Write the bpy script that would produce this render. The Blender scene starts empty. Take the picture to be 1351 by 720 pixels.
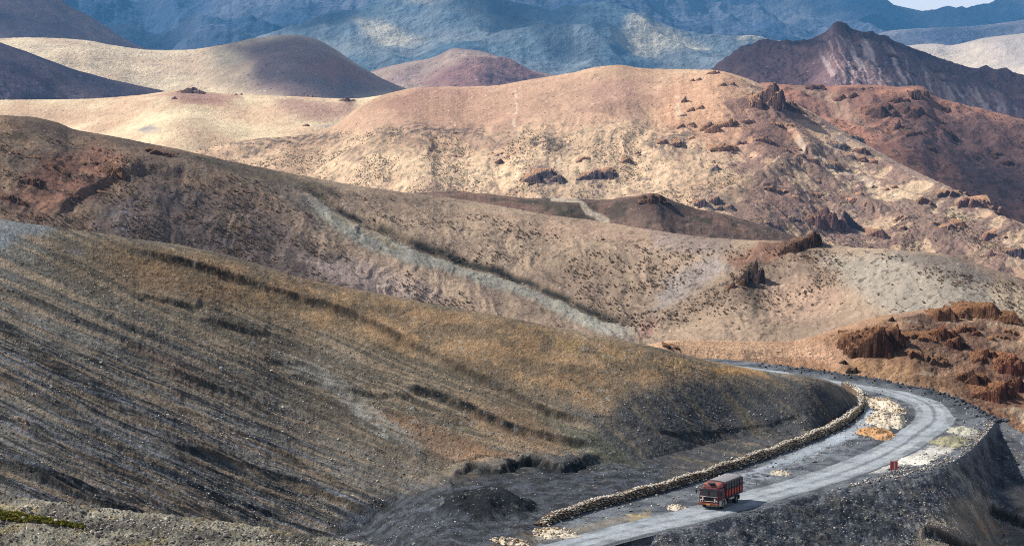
import bpy, math, random
import numpy as np
from mathutils import Vector, Matrix

sc = bpy.context.scene
COL = sc.collection
random.seed(7)
RNG = np.random.default_rng(7)

# ------------------------------------------------------------------ camera, sky, sun, exposure
F = 3178.0                       # focal length in photo pixels
H = 53.0                         # camera height above the road (m)
PITCH = math.atan(330.0 / F)
cam = bpy.data.cameras.new('camera')
cam.sensor_width = 36.0
cam.lens = 36.0 * F / 1351.0
cam.clip_start = 1.0
cam.clip_end = 80000.0
camo = bpy.data.objects.new('camera', cam)
camo.location = (0, 0, H)
camo.rotation_euler = (math.pi / 2 - PITCH, 0, 0)
COL.objects.link(camo)
sc.camera = camo

SUN = Vector((-0.70, 0.16, 0.66)).normalized()      # towards the sun
elev = math.asin(SUN.z)
azim = math.atan2(SUN.x, SUN.y)
w = bpy.data.worlds.new('World'); sc.world = w; w.use_nodes = True
nt = w.node_tree; nt.nodes.clear()
wo = nt.nodes.new('ShaderNodeOutputWorld'); bg = nt.nodes.new('ShaderNodeBackground')
sky = nt.nodes.new('ShaderNodeTexSky'); sky.sky_type = 'NISHITA'; sky.sun_disc = False
sky.sun_elevation = elev; sky.sun_rotation = azim; sky.altitude = 4500
bg.inputs['Strength'].default_value = 0.08
# cloud banks in the sky dome
tcw = nt.nodes.new('ShaderNodeTexCoord'); mpw = nt.nodes.new('ShaderNodeMapping')
mpw.inputs['Scale'].default_value = (1.0, 1.0, 5.0)
nzw = nt.nodes.new('ShaderNodeTexNoise'); nzw.inputs['Scale'].default_value = 7.0; nzw.inputs['Detail'].default_value = 8; nzw.inputs['Roughness'].default_value = .6
crw = nt.nodes.new('ShaderNodeValToRGB')
crw.color_ramp.elements[0].position = .30; crw.color_ramp.elements[0].color = (0.8, 0.8, 0.8, 1)
crw.color_ramp.elements[1].position = .48; crw.color_ramp.elements[1].color = (1, 1, 1, 1)
sxw = nt.nodes.new('ShaderNodeSeparateXYZ'); nt.links.new(tcw.outputs['Generated'], sxw.inputs[0])
lwv = nt.nodes.new('ShaderNodeMapRange'); lwv.inputs[1].default_value = .04; lwv.inputs[2].default_value = .22; lwv.inputs[3].default_value = 1.0; lwv.inputs[4].default_value = .12
nt.links.new(sxw.outputs[2], lwv.inputs[0])
mlw = nt.nodes.new('ShaderNodeMath'); mlw.operation = 'MULTIPLY'; nt.links.new(lwv.outputs[0], mlw.inputs[1])
mxw = nt.nodes.new('ShaderNodeMix'); mxw.data_type = 'RGBA'
mxw.inputs[7].default_value = (10.2, 10.3, 10.5, 1)
nt.links.new(tcw.outputs['Generated'], mpw.inputs['Vector']); nt.links.new(mpw.outputs[0], nzw.inputs['Vector'])
nt.links.new(nzw.outputs['Fac'], crw.inputs['Fac']); nt.links.new(crw.outputs['Color'], mlw.inputs[0]); nt.links.new(mlw.outputs[0], mxw.inputs[0])
nt.links.new(sky.outputs[0], mxw.inputs[6]); nt.links.new(mxw.outputs[2], bg.inputs['Color'])
nt.links.new(bg.outputs[0], wo.inputs['Surface'])

sl = bpy.data.lights.new('sun', 'SUN'); sl.energy = 4.6; sl.angle = math.radians(0.6); sl.color = (1.0, 0.96, 0.90)
so = bpy.data.objects.new('sun', sl); COL.objects.link(so)
so.rotation_euler = SUN.to_track_quat('Z', 'Y').to_euler()

sc.view_settings.view_transform = 'Standard'; sc.view_settings.look = 'None'
sc.view_settings.gamma = 1.0; sc.view_settings.exposure = 0.42; sc.view_settings.use_curve_mapping = False
sc.cycles.use_denoising = False
sc.cycles.pixel_filter_type = 'BLACKMAN_HARRIS'; sc.cycles.filter_width = 1.0
sc.cycles.max_bounces = 4; sc.cycles.diffuse_bounces = 2; sc.cycles.volume_bounces = 1
sc.cycles.transparent_max_bounces = 8

# ------------------------------------------------------------------ helpers
cp_, sp_ = math.cos(PITCH), math.sin(PITCH)
def kz(py):                      # rise of the sight line per metre of distance
    b = (360.0 - np.asarray(py, float)) / F
    return (-sp_ + b * cp_) / (cp_ + b * sp_)
def kx(px, py):
    b = (360.0 - np.asarray(py, float)) / F
    return ((np.asarray(px, float) - 675.5) / F) / (cp_ + b * sp_)
def P(px, py, D):                # survey point: photo pixel + distance -> place in metres
    return np.array([kx(px, py) * D, D, H + kz(py) * D])
def onz(px, py, z=0.0):          # survey point on a level
    return P(px, py, (z - H) / float(kz(py)))

_perm = np.random.default_rng(3).permutation(4096).astype(np.int64)
_ang = np.random.default_rng(4).random(4096) * 2 * math.pi
_gx, _gy = np.cos(_ang).astype(np.float32), np.sin(_ang).astype(np.float32)
def perlin(x, y, seed=0):
    xi = np.floor(x); yi = np.floor(y)
    fx = (x - xi).astype(np.float32); fy = (y - yi).astype(np.float32)
    xi = xi.astype(np.int64); yi = yi.astype(np.int64)
    u = fx * fx * fx * (fx * (fx * 6 - 15) + 10); v = fy * fy * fy * (fy * (fy * 6 - 15) + 10)
    def g(ix, iy, dx, dy):
        h = _perm[(_perm[(ix + seed * 131) & 4095] + iy) & 4095]
        return _gx[h] * dx + _gy[h] * dy
    a = g(xi, yi, fx, fy); b = g(xi + 1, yi, fx - 1, fy)
    c = g(xi, yi + 1, fx, fy - 1); d = g(xi + 1, yi + 1, fx - 1, fy - 1)
    return ((a + u * (b - a)) * (1 - v) + (c + u * (d - c)) * v) * 1.5
def fbm(x, y, o=4, seed=0, r=.5):
    s = 0; a = 1; t = 0
    for i in range(o):
        s = s + a * perlin(x * 2 ** i + 17.3 * i, y * 2 ** i - 9.1 * i, seed + i); t += a; a *= r
    return s / t
def ridge(x, y, o=4, seed=0, r=.5):
    s = 0; a = 1; t = 0
    for i in range(o):
        s = s + a * (1 - 2 * np.abs(perlin(x * 2 ** i + 3.3 * i, y * 2 ** i + 7.7 * i, seed + i))); t += a; a *= r
    return s / t
def ss(a, b, x):
    t = np.clip((x - a) / (b - a), 0, 1); return t * t * (3 - 2 * t)
def srgb(*c):
    c = np.array(c, float) / 255.0
    return np.where(c <= .04045, c / 12.92, ((c + .055) / 1.055) ** 2.4)
def curve(pts, x):
    """smooth curve through (x, y) pairs"""
    p = np.array(pts, float); X, Y = p[:, 0], p[:, 1]
    x = np.asarray(x, float)
    h = np.diff(X); d = np.diff(Y) / h
    m = np.zeros(len(X)); m[0] = d[0]; m[-1] = d[-1]
    for i in range(1, len(X) - 1):
        m[i] = 0 if d[i - 1] * d[i] <= 0 else 2 * d[i - 1] * d[i] / (d[i - 1] + d[i])
        if d[i - 1] * d[i] <= 0: m[i] = 0.25 * (d[i - 1] + d[i])
    i = np.clip(np.searchsorted(X, x) - 1, 0, len(X) - 2)
    xx = np.clip(x, X[0], X[-1]); t = (xx - X[i]) / h[i]
    return ((2 * t**3 - 3 * t**2 + 1) * Y[i] + (t**3 - 2 * t**2 + t) * h[i] * m[i] + (-2 * t**3 + 3 * t**2) * Y[i + 1] + (t**3 - t**2) * h[i] * m[i + 1])
def poly(px, py, pts, soft=10, warp=None):
    """soft 0..1 mask of a surveyed patch outline"""
    x = px if warp is None else px + warp[0]; y = py if warp is None else py + warp[1]
    inside = np.zeros(x.shape, bool); dmin = np.full(x.shape, 1e9)
    n = len(pts)
    for i in range(n):
        x0, y0 = pts[i]; x1, y1 = pts[(i + 1) % n]
        if y0 != y1:
            c = ((y0 > y) != (y1 > y)) & (x < (x1 - x0) * (y - y0) / (y1 - y0) + x0); inside ^= c
        ex, ey = x1 - x0, y1 - y0; L = ex * ex + ey * ey + 1e-9
        t = np.clip(((x - x0) * ex + (y - y0) * ey) / L, 0, 1)
        dmin = np.minimum(dmin, (x - x0 - t * ex) ** 2 + (y - y0 - t * ey) ** 2)
    d = np.sqrt(dmin); d = np.where(inside, d, -d)
    return ss(-soft, soft, d)
def pline(px, py, pts):
    """distance to a surveyed line and position 0..1 along it; sign + below"""
    dmin = np.full(px.shape, 1e18); tt = np.zeros(px.shape); sg = np.zeros(px.shape)
    n = len(pts) - 1
    for i in range(n):
        x0, y0 = pts[i]; x1, y1 = pts[i + 1]
        ex, ey = x1 - x0, y1 - y0; L = ex * ex + ey * ey
        t = np.clip(((px - x0) * ex + (py - y0) * ey) / L, 0, 1)
        d = (px - x0 - t * ex) ** 2 + (py - y0 - t * ey) ** 2
        m = d < dmin
        dmin = np.where(m, d, dmin); tt = np.where(m, (i + t) / n, tt)
        sg = np.where(m, np.sign(ex * (py - y0) - ey * (px - x0)), sg)
    return np.sqrt(dmin) * sg, tt
def mix(a, b, m):
    m = np.asarray(m)[..., None]; return a * (1 - m) + b * m

def nodes_mat(name, build):
    m = bpy.data.materials.new(name); m.use_nodes = True
    n = m.node_tree; b = n.nodes['Principled BSDF']; b.inputs['Roughness'].default_value = .95
    b.inputs['Specular IOR Level'].default_value = .15
    build(n, b); return m
def terrain_mat(name, px_m, bump=.6, mott=.35, speck=(0.0, 0.0), coarse=12., speck_px=3.):
    """earth of measured ground colour (attribute) broken up by grain, mottling and stones; px_m = grain size in metres"""
    def build(n, b):
        L = n.links.new
        at = n.nodes.new('ShaderNodeAttribute'); at.attribute_name = 'Col'
        tc = n.nodes.new('ShaderNodeTexCoord')
        def noise(size, det, rough=.6):
            z = n.nodes.new('ShaderNodeTexNoise'); z.inputs['Scale'].default_value = 1.0 / size
            z.inputs['Detail'].default_value = det; z.inputs['Roughness'].default_value = rough
            L(tc.outputs['Object'], z.inputs['Vector']); return z
        n1 = noise(px_m * coarse, 8, .72)
        n2 = noise(px_m * 2.2, 2, .6); n0 = noise(px_m * coarse * 7, 5, .6)
        def rng(src, a0, a1, b0, b1):
            r = n.nodes.new('ShaderNodeMapRange'); r.inputs[1].default_value = a0; r.inputs[2].default_value = a1
            r.inputs[3].default_value = b0; r.inputs[4].default_value = b1; L(src, r.inputs[0]); return r.outputs[0]
        def mul(a, bb, op='MULTIPLY'):
            q = n.nodes.new('ShaderNodeMath'); q.operation = op
            for i, v in enumerate((a, bb)):
                if isinstance(v, float): q.inputs[i].default_value = v
                else: L(v, q.inputs[i])
            return q.outputs[0]
        f = mul(rng(n1.outputs['Fac'], .3, .7, 1 - mott, 1 + mott), rng(n2.outputs['Fac'], .25, .75, 1 - mott * .7, 1 + mott * .7))
        f = mul(f, rng(n0.outputs['Fac'], .3, .7, 1 - mott * .9, 1 + mott * .9))
        vm = n.nodes.new('ShaderNodeVectorMath'); vm.operation = 'SCALE'
        L(at.outputs['Color'], vm.inputs[0]); L(f, vm.inputs['Scale'])
        col = vm.outputs[0]
        if speck[0] > 0:      # loose stones, lighter and darker than the soil
            vo = n.nodes.new('ShaderNodeTexVoronoi'); vo.inputs['Scale'].default_value = 1.0 / (px_m * speck_px)
            L(tc.outputs['Object'], vo.inputs['Vector'])
            sepc = n.nodes.new('ShaderNodeSeparateColor'); L(vo.outputs['Color'], sepc.inputs[0])
            near = rng(vo.outputs['Distance'], .18, .38, 1., 0.)
            li = mul(near, rng(sepc.outputs[0], 1 - speck[0] - .02, 1 - speck[0], 0., 1.))
            dk = mul(near, rng(sepc.outputs[1], 1 - speck[1] - .02, 1 - speck[1], 0., 1.))
            m1 = n.nodes.new('ShaderNodeMix'); m1.data_type = 'RGBA'; L(li, m1.inputs[0]); L(col, m1.inputs[6])
            mm = n.nodes.new('ShaderNodeVectorMath'); mm.operation = 'MULTIPLY_ADD'; L(col, mm.inputs[0])
            mm.inputs[1].default_value = (1.2, 1.2, 1.2); mm.inputs[2].default_value = (.17, .165, .155); L(mm.outputs[0], m1.inputs[7])
            m2 = n.nodes.new('ShaderNodeMix'); m2.data_type = 'RGBA'; L(dk, m2.inputs[0]); L(m1.outputs[2], m2.inputs[6])
            m3 = n.nodes.new('ShaderNodeVectorMath'); m3.operation = 'SCALE'; L(col, m3.inputs[0]); m3.inputs['Scale'].default_value = .35
            L(m3.outputs[0], m2.inputs[7]); col = m2.outputs[2]
        L(col, b.inputs['Base Color'])
        bp = n.nodes.new('ShaderNodeBump'); bp.inputs['Strength'].default_value = bump; bp.inputs['Distance'].default_value = px_m * 4
        hsum = mul(n1.outputs['Fac'], mul(n2.outputs['Fac'], .4), 'ADD')
        L(hsum, bp.inputs['Height']); L(bp.outputs[0], b.inputs['Normal'])
    return nodes_mat(name, build)

def mesh_grid(name, V, colr, mat, kind='structure', smooth=True):
    """V: rows x cols x 3"""
    nr, nc = V.shape[:2]
    me = bpy.data.meshes.new(name)
    idx = np.arange(nr * nc).reshape(nr, nc)
    q = np.stack([idx[:-1, :-1], idx[:-1, 1:], idx[1:, 1:], idx[1:, :-1]], -1).reshape(-1, 4)[:, ::-1]
    me.vertices.add(nr * nc); me.vertices.foreach_set('co', V.reshape(-1).astype(np.float32))
    me.loops.add(q.size); me.loops.foreach_set('vertex_index', q.reshape(-1).astype(np.int32))
    me.polygons.add(len(q)); me.polygons.foreach_set('loop_start', (np.arange(len(q)) * 4).astype(np.int32))
    me.polygons.foreach_set('use_smooth', np.full(len(q), smooth))
    me.update(calc_edges=True)
    if colr is not None:
        a = me.color_attributes.new('Col', 'FLOAT_COLOR', 'POINT')
        c = np.ones((nr * nc, 4), np.float32); cc = colr.reshape(-1, 3); lum = cc @ np.array([.3, .6, .1])
        c[:, :3] = np.clip(cc * (1 - DESAT) + lum[:, None] * DESAT, .004, .9)
        a.data.foreach_set('color', c.reshape(-1))
    me.materials.append(mat)
    o = bpy.data.objects.new(name, me); COL.objects.link(o)
    if kind: o['kind'] = kind
    return o

DESAT = .18
class G: pass
DK = (128, 98, 88); RB = (160, 120, 98); PU = (118, 100, 102); GR = (144, 134, 132); MV = (160, 120, 108); BR = (112, 82, 66); RU = (150, 108, 78); SL = (66, 58, 52)
OUT = [
 ('B2', 1012, 126, 38, 30, DK, 'dark jagged crag crowning the right brow of the sunlit tan ridge', 5, 30),
 ('B2', 1040, 138, 34, 16, DK, 'broken dark blocks just below the jagged crag on the sunlit ridge', 5, 20),
 ('B2', 941, 95, 12, 6, RB, 'tiny rock knob on the highest crest of the sunlit ridge', 3, 20),
 ('B2', 960, 109, 14, 10, DK, 'small dark boulder between the crest knob and the jagged crag', 2, 30),
 ('B2', 917, 104, 10, 7, RB, 'small brown rock under the crest, left of the crest knob', 2, 30),
 ('B2', 902, 132, 7, 8, DK, 'narrow dark tooth of rock on the bare face of the sunlit ridge', 1, 60),
 ('B2', 938, 168, 26, 12, RB, 'reddish broken ledge in the middle of the sunlit ridge, upper left of a cluster', 4, 26),
 ('B2', 962, 160, 16, 14, RB, 'rough brown block at the top of the reddish ledge cluster', 3, 20),
 ('B2', 955, 193, 26, 10, RB, 'low reddish ledge at the foot of the reddish ledge cluster', 4, 16),
 ('B2', 978, 187, 12, 10, MV, 'squat mauve boulder right of the low reddish ledge', 2, 16),
 ('B2', 1011, 184, 20, 10, DK, 'dark scattered blocks below the shadow of the jagged crag', 4, 10),
 ('B2', 882, 187, 24, 9, DK, 'thin dark slab slanting on the smooth face of the sunlit ridge', 2, 32),
 ('B2', 722, 231, 40, 18, PU, 'purple pointed crag with a pyramid outline low on the ridge', 3, 4),
 ('B2', 783, 234, 38, 15, PU, 'long purple slab rising to the right beside the pyramid crag', 3, 22),
 ('B2', 934, 264, 22, 16, PU, 'bluish slanting fin of rock just above the small brown ridge', 2, 48),
 ('B2', 955, 273, 16, 10, PU, 'short bluish block beside the slanting fin', 2, 36),
 ('B2', 1020, 296, 14, 9, PU, 'small bluish rock left of the big mauve crag', 2, 24),
 ('B2', 1050, 288, 14, 10, PU, 'round bluish boulder touching the left side of the big mauve crag', 2, 30),
 ('B2', 1088, 288, 50, 34, MV, 'big mauve crag with a lit left edge low on the sunlit ridge', 4, 34),
 ('B2', 1120, 292, 28, 26, PU, 'dark steep right shoulder beside the big mauve crag', 3, -35),
 ('B2', 1075, 256, 18, 8, MV, 'small ledge above the big mauve crag', 3, 20),
 ('B2', 1128, 260, 16, 8, MV, 'small mauve block up the slope from the dark steep shoulder', 2, 20),
 ('B2', 1036, 228, 16, 8, RB, 'little pale-topped rock in the middle of the tan lower slope', 2, 20),
 ('B2', 1106, 190, 26, 12, GR, 'grey rubble-like crag beside the pale gully of the ridge', 5, 12),
 ('B2', 1130, 178, 18, 8, GR, 'grey ledge above the grey crag beside the pale gully', 3, 12),
 ('B2', 1252, 254, 20, 9, DK, 'dark ledge high on the long right flank of the sunlit ridge', 3, -8),
 ('B2', 1282, 268, 32, 14, MV, 'mauve broken crag in the middle of the right flank', 4, -14),
 ('B2', 1322, 271, 22, 12, MV, 'mauve block nearest the picture edge on the right flank of the ridge', 3, -14),
 ('B2', 1272, 246, 14, 7, DK, 'small dark block above the mauve broken crag', 2, -10),
 ('B2', 1342, 333, 32, 12, PU, 'dark purple tent-shaped boulder on the tan saddle by the picture edge', 1, 6),
 ('B2', 1306, 335, 9, 9, MV, 'tiny cone-shaped rock left of the tent-shaped boulder', 1, 0),
 ('B1', 1075, 114, 20, 8, DK, 'dark slab on the crest where the brown spur begins', 2, 20),
 ('B1', 1117, 126, 20, 11, BR, 'brown slanting block near the start of the brown spur', 2, 34),
 ('B1', 1142, 117, 15, 7, DK, 'small dark knob on the brown spur crest', 2, 14),
 ('B1', 1163, 146, 30, 18, DK, 'broad dark outcrop in the middle of the brown spur', 4, 22),
 ('B1', 1186, 132, 22, 10, BR, 'brown ledge between the broad outcrop and the square knob', 3, 16),
 ('B1', 1204, 146, 22, 14, DK, 'dark boulder pile below the square knob on the brown spur', 3, 8),
 ('B1', 1216, 122, 22, 18, DK, 'square dark knob at the right end of the brown spur crest', 2, 4),
 ('B1', 1184, 166, 10, 12, BR, 'narrow brown rib under the broad dark outcrop', 1, 10),
 ('B0', 250, 119, 24, 8, DK, 'dark rock pile on the reddish rise of the tan terrace', 4, 8),
 ('B0', 229, 130, 7, 4, DK, 'tiny dark rock left of the rock pile on the tan terrace', 1, 8),
 ('B0', 314, 124, 9, 4, DK, 'small dark rock on the terrace edge right of the rock pile', 2, 8),
 ('B0', 408, 126, 8, 4, RB, 'small reddish rock on the terrace edge near its middle', 2, 8),
 ('B0', 457, 131, 16, 7, DK, 'dark rock cluster at the right end of the tan terrace', 3, 8),
 ('B0', 404, 165, 9, 3, RB, 'small flat rock lying on the pale face of the tan terrace', 1, 8),
 ('S0', 858, 262, 26, 12, BR, 'rough brown knob on the small dark ridge', 4, 8),
 ('S0', 878, 266, 14, 8, BR, 'low brown rock right of the rough knob on the small dark ridge', 2, 8),
 ('S1', 1060, 321, 40, 22, (96, 68, 54), 'rust-brown overhanging crag on the crest of the shrubby hillside', 4, 24),
 ('S1', 1036, 328, 26, 10, (120, 84, 64), 'rust slab leading up to the overhanging crag', 2, 16),
 ('S1', 992, 362, 26, 32, (86, 70, 62), 'steep dark rock fin below the rust slab on the shrubby hillside', 3, 50),
 ('S1', 972, 372, 18, 16, (128, 92, 70), 'rust rock at the foot of the steep dark fin', 2, 40),
 ('S1', 208, 201, 28, 6, BR, 'flat dark ledge near the crest of the brown left hill', 3, -6),
 ('S1', 150, 228, 26, 9, RU, 'rusty ledge in the middle of the brown left hill', 4, 8),
 ('S1', 40, 238, 30, 9, BR, 'dark ledge low on the brown left hill near the picture edge', 4, 14),
 ('S1', 18, 262, 26, 10, BR, 'broken dark ledge just above the near hill crest at the picture edge', 4, 10),
 ('C1', 887, 458, 15, 8, SL, 'lone black boulder on the orange flat behind the road', 2, 0),
 ('C1', 1152, 450, 68, 38, (104, 72, 54), 'big black-brown overhang on the left brow of the rust hill', 5, 24),
 ('C1', 1172, 430, 20, 22, (120, 78, 54), 'rust pillar at the right end of the big overhang', 2, 60),
 ('C1', 1176, 421, 8, 6, SL, 'tiny dark cap stone on top of the rust pillar', 1, 0),
 ('C1', 1250, 412, 42, 19, RU, 'square rust block on the skyline of the rust hill', 3, 6),
 ('C1', 1305, 413, 56, 20, RU, 'long rust slab on the skyline right of the square block', 3, 8),
 ('C1', 1208, 443, 34, 8, (120, 82, 60), 'thin dark ledge in the hollow of the rust hill', 3, -18),
 ('C1', 1188, 458, 14, 10, (120, 82, 60), 'small dark rock right of the big overhang', 2, 10),
 ('C1', 1246, 440, 34, 22, (142, 94, 68), 'rough rust crag in the middle of the rust hill', 5, 12),
 ('C1', 1262, 456, 26, 16, (112, 76, 58), 'dark crag under the rough rust crag', 3, 12),
 ('C1', 1238, 474, 34, 14, (120, 96, 78), 'pale-topped ledge low on the rust hill', 4, -18),
 ('C1', 1280, 498, 36, 20, (108, 74, 56), 'dark hollowed boulder near the road bend lip', 4, 8),
 ('C1', 1318, 518, 44, 20, (124, 80, 60), 'large dark crag low at the right picture edge of the rust hill', 5, 10),
 ('C1', 1332, 478, 32, 24, (136, 86, 66), 'tall red-brown crag on the rust hill at the picture edge', 4, 14),
 ('C1', 1302, 470, 26, 12, (112, 74, 56), 'rust ledge left of the tall red-brown crag', 3, 14),
 ('C1', 1343, 508, 28, 22, (90, 56, 44), 'reddish crag behind the large dark crag at the picture edge', 3, 14),
 ('C1', 1282, 436, 22, 12, (96, 62, 48), 'brown block under the long skyline slab', 3, 10),
 ('C1', 1123, 487, 12, 12, SL, 'small black rock beside the dark road lip', 2, 20),
 ('C1', 1112, 478, 10, 5, SL, 'flat black rock left of the small black rock at the road lip', 1, 10),
 ('F1', 183, 618, 6, 6, SL, 'round black boulder low on the grey near hillside', 1, 0),
 ('F1', 27, 553, 13, 8, (170, 150, 130), 'pale pinkish boulder on the grey near hillside by the picture edge', 2, 0),
 ('F1', 293, 486, 6, 5, (170, 168, 162), 'lone pale boulder in the middle of the grey near hillside', 1, 0),
 ('F1', 545, 538, 7, 5, (168, 168, 164), 'white boulder beside the pale wash on the near hillside', 1, 0),
]
SURF = {}
def hill(name, crest, base, dist, slope, mat, colour, shape=None, x0=-160, x1=1510, dc=1.3, dr=.95,
         rough=(), back=(.22, .35), soft_crest=10, slopevar=.18, svs=(150, 60), seed=0, fade=14, key=None, kind='structure', crest_noise=0, floor=None):
    nc = int((x1 - x0) / dc) + 1
    px = np.linspace(x0, x1, nc)
    cy = curve(crest, px) if not callable(crest) else crest(px)
    if crest_noise: cy = cy + crest_noise * (fbm(px / 45.0, px * 0 + seed, 5, seed + 77, .6))
    by = curve(base, px) if not np.isscalar(base) else np.full(nc, float(base))
    by = np.maximum(by, cy + 1.0)
    D0 = curve(dist, px)
    nr = int(max(by - cy) / dr) + 2
    v = np.linspace(0, 1, nr)[:, None]
    py = cy[None] + (by - cy)[None] * v
    PX = np.broadcast_to(px[None], py.shape).copy()
    K = kz(py)
    sl_ = slope(PX, py, py - cy[None]) if callable(slope) else np.full(py.shape, float(slope))
    sl_ = sl_ * (1 + slopevar * fbm(PX / svs[0], py / svs[1], 3, seed + 50) * 2)
    sl_ = np.maximum(sl_, .06) * (.45 + .55 * ss(0, soft_crest, py - cy[None]))
    D = np.empty(py.shape); D[0] = D0; z = H + K[0] * D0
    for i in range(1, nr):
        t = sl_[i]; D[i] = (z - t * D[i - 1] - H) / (K[i] - t); D[i] = np.minimum(D[i], D[i - 1]); z = H + K[i] * D[i]
    if floor: D = np.minimum(D, (floor(PX) - H) / K)
    g = G(); g.px = PX; g.py = py; g.cy = cy[None]; g.dy = py - cy[None]; g.D = D
    g.X = kx(PX, py) * D; g.Y = D.copy(); g.Z = H + K * D
    nb = 16
    f = ((np.arange(nb, 0, -1) / nb) ** 1.6)[:, None] * back[0]
    Db = D[:1] * (1 + f)
    drop = back[1] * (Db - D[:1]) * ss(-.02, back[0] * .35, f)
    kxc = kx(PX[:1], py[:1])
    # the far side falls away behind the crest
    g.X = np.vstack([kxc * Db, g.X]); g.Y = np.vstack([Db, g.Y]); g.Z = np.vstack([g.Z[:1] - drop - .0005 * (Db - D[:1]), g.Z])
    for a in ('px', 'py', 'dy', 'D'):
        A = getattr(g, a); setattr(g, a, np.vstack([np.broadcast_to(A[:1], (nb, nc)), A]))
    g.dy[:nb] = 0
    fd = ss(0, fade, g.dy); g.fd = fd
    dz = np.zeros(g.X.shape)
    for (kind_, amp, size, oc, sd, free) in rough:
        fn = {'f': fbm, 'r': ridge}[kind_]
        size = size if isinstance(size, tuple) else (size, size)
        dz += amp * fn(g.X / size[0], g.Y / size[1], oc, sd) * (1 if free else fd)
    g.dz = dz; g.col = None
    if shape: shape(g)
    # beds of rock: the ground climbs gently to each outcrop and breaks off in front of it, debris below
    tal = []
    for (ok, ox, oy, ow, oh, oc, *_r) in OUT:
        if ok != (key or name) or ow < 11: continue
        m = float(np.interp(ox, px, D[min(nr - 1, int(nr * .3))])) / F
        dx = g.px - ox; dyy = g.py - oy
        sel = (np.abs(dx) < ow * 2.2) & (np.abs(dyy) < oh * 5)
        lat = np.exp(-(dx / (ow * .55)) ** 2)
        up = np.exp(-(np.minimum(dyy, 0) / (oh * 1.5)) ** 2) * ss(oh * .35, -oh * .05, dyy)
        pass
        tal.append((sel * np.exp(-((dx - dyy * .15) / (ow * .6)) ** 2) * ss(-oh * .6, 0, dyy) * ss(oh * 3.2, oh * .5, dyy), oc))
    g.Z = g.Z + g.dz
    g.colr = colour(g)
    for tm, oc in tal:
        g.colr = mix(g.colr, srgb(*oc) * .8, tm * (.35 + .65 * ss(-.1, .3, fbm(g.X / (D0.mean() * .003), g.Y / (D0.mean() * .006), 4, 88))) * .75)
    o = mesh_grid(name, np.stack([g.X, g.Y, g.Z], -1), g.colr, mat, kind)
    g.nb = nb; g.o = o
    # pixel row of each vertex after the relief was added
    k2 = (g.Z - H) / g.Y
    b = (k2 * cp_ + sp_) / (cp_ - k2 * sp_)
    g.py2 = 360 - b * F
    SURF[key or name] = g
    return o
def spot(key, px, py):
    """ground point of a surveyed place on a slope"""
    g = SURF[key]; c = int(np.clip(np.argmin(np.abs(g.px[g.nb] - px)), 0, g.px.shape[1] - 1))
    col = g.py2[g.nb:, c]; r = int(np.argmin(np.abs(col - py))) + g.nb
    return Vector((g.X[r, c], g.Y[r, c], g.Z[r, c]))
def W(g, size, o=4, seed=0):       # world-space noise on a slope
    size = size if isinstance(size, tuple) else (size, size)
    return fbm(g.X / size[0], g.Y / size[1], o, seed)

# ------------------------------------------------------------------ far ranges; blue of the haze is partly put into the rock colours
def flat_colour(c, c2=None, size=400, seed=1, amt=1.0):
    def f(g):
        m = ss(-.25, .25, W(g, size, 5, seed)) * amt
        return mix(np.broadcast_to(srgb(*c), g.X.shape + (3,)), srgb(*(c2 or c)), m)
    return f
m_far = terrain_mat('far_mountain_rock', 18., .7, .30)
SNOW = srgb(235, 238, 245)

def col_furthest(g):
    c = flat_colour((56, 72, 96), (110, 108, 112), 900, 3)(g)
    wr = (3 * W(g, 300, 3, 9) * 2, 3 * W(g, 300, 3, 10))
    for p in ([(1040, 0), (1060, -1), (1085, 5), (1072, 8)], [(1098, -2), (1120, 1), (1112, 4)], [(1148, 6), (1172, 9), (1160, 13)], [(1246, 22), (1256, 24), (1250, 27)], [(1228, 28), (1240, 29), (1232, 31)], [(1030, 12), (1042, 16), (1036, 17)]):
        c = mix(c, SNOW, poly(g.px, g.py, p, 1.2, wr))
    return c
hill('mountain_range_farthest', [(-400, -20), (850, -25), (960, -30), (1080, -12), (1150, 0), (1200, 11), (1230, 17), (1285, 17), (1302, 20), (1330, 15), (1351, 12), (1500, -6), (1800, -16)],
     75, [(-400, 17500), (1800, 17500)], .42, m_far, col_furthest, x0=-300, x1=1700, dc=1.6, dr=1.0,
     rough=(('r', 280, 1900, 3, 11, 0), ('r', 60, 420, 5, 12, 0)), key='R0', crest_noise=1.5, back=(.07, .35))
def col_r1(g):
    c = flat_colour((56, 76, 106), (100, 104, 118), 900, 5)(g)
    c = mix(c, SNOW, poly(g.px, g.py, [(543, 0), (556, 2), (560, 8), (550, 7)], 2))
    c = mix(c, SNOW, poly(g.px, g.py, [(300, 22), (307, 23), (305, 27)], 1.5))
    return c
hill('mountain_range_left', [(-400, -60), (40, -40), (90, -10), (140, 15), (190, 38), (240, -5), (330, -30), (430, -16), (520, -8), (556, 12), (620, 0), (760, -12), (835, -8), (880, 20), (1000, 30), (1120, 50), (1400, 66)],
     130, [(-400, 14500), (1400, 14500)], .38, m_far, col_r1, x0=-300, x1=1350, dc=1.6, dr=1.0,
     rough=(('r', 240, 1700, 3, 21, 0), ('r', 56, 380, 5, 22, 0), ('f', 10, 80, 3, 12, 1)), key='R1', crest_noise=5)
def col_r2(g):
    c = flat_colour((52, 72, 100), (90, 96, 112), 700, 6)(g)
    return c
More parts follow.
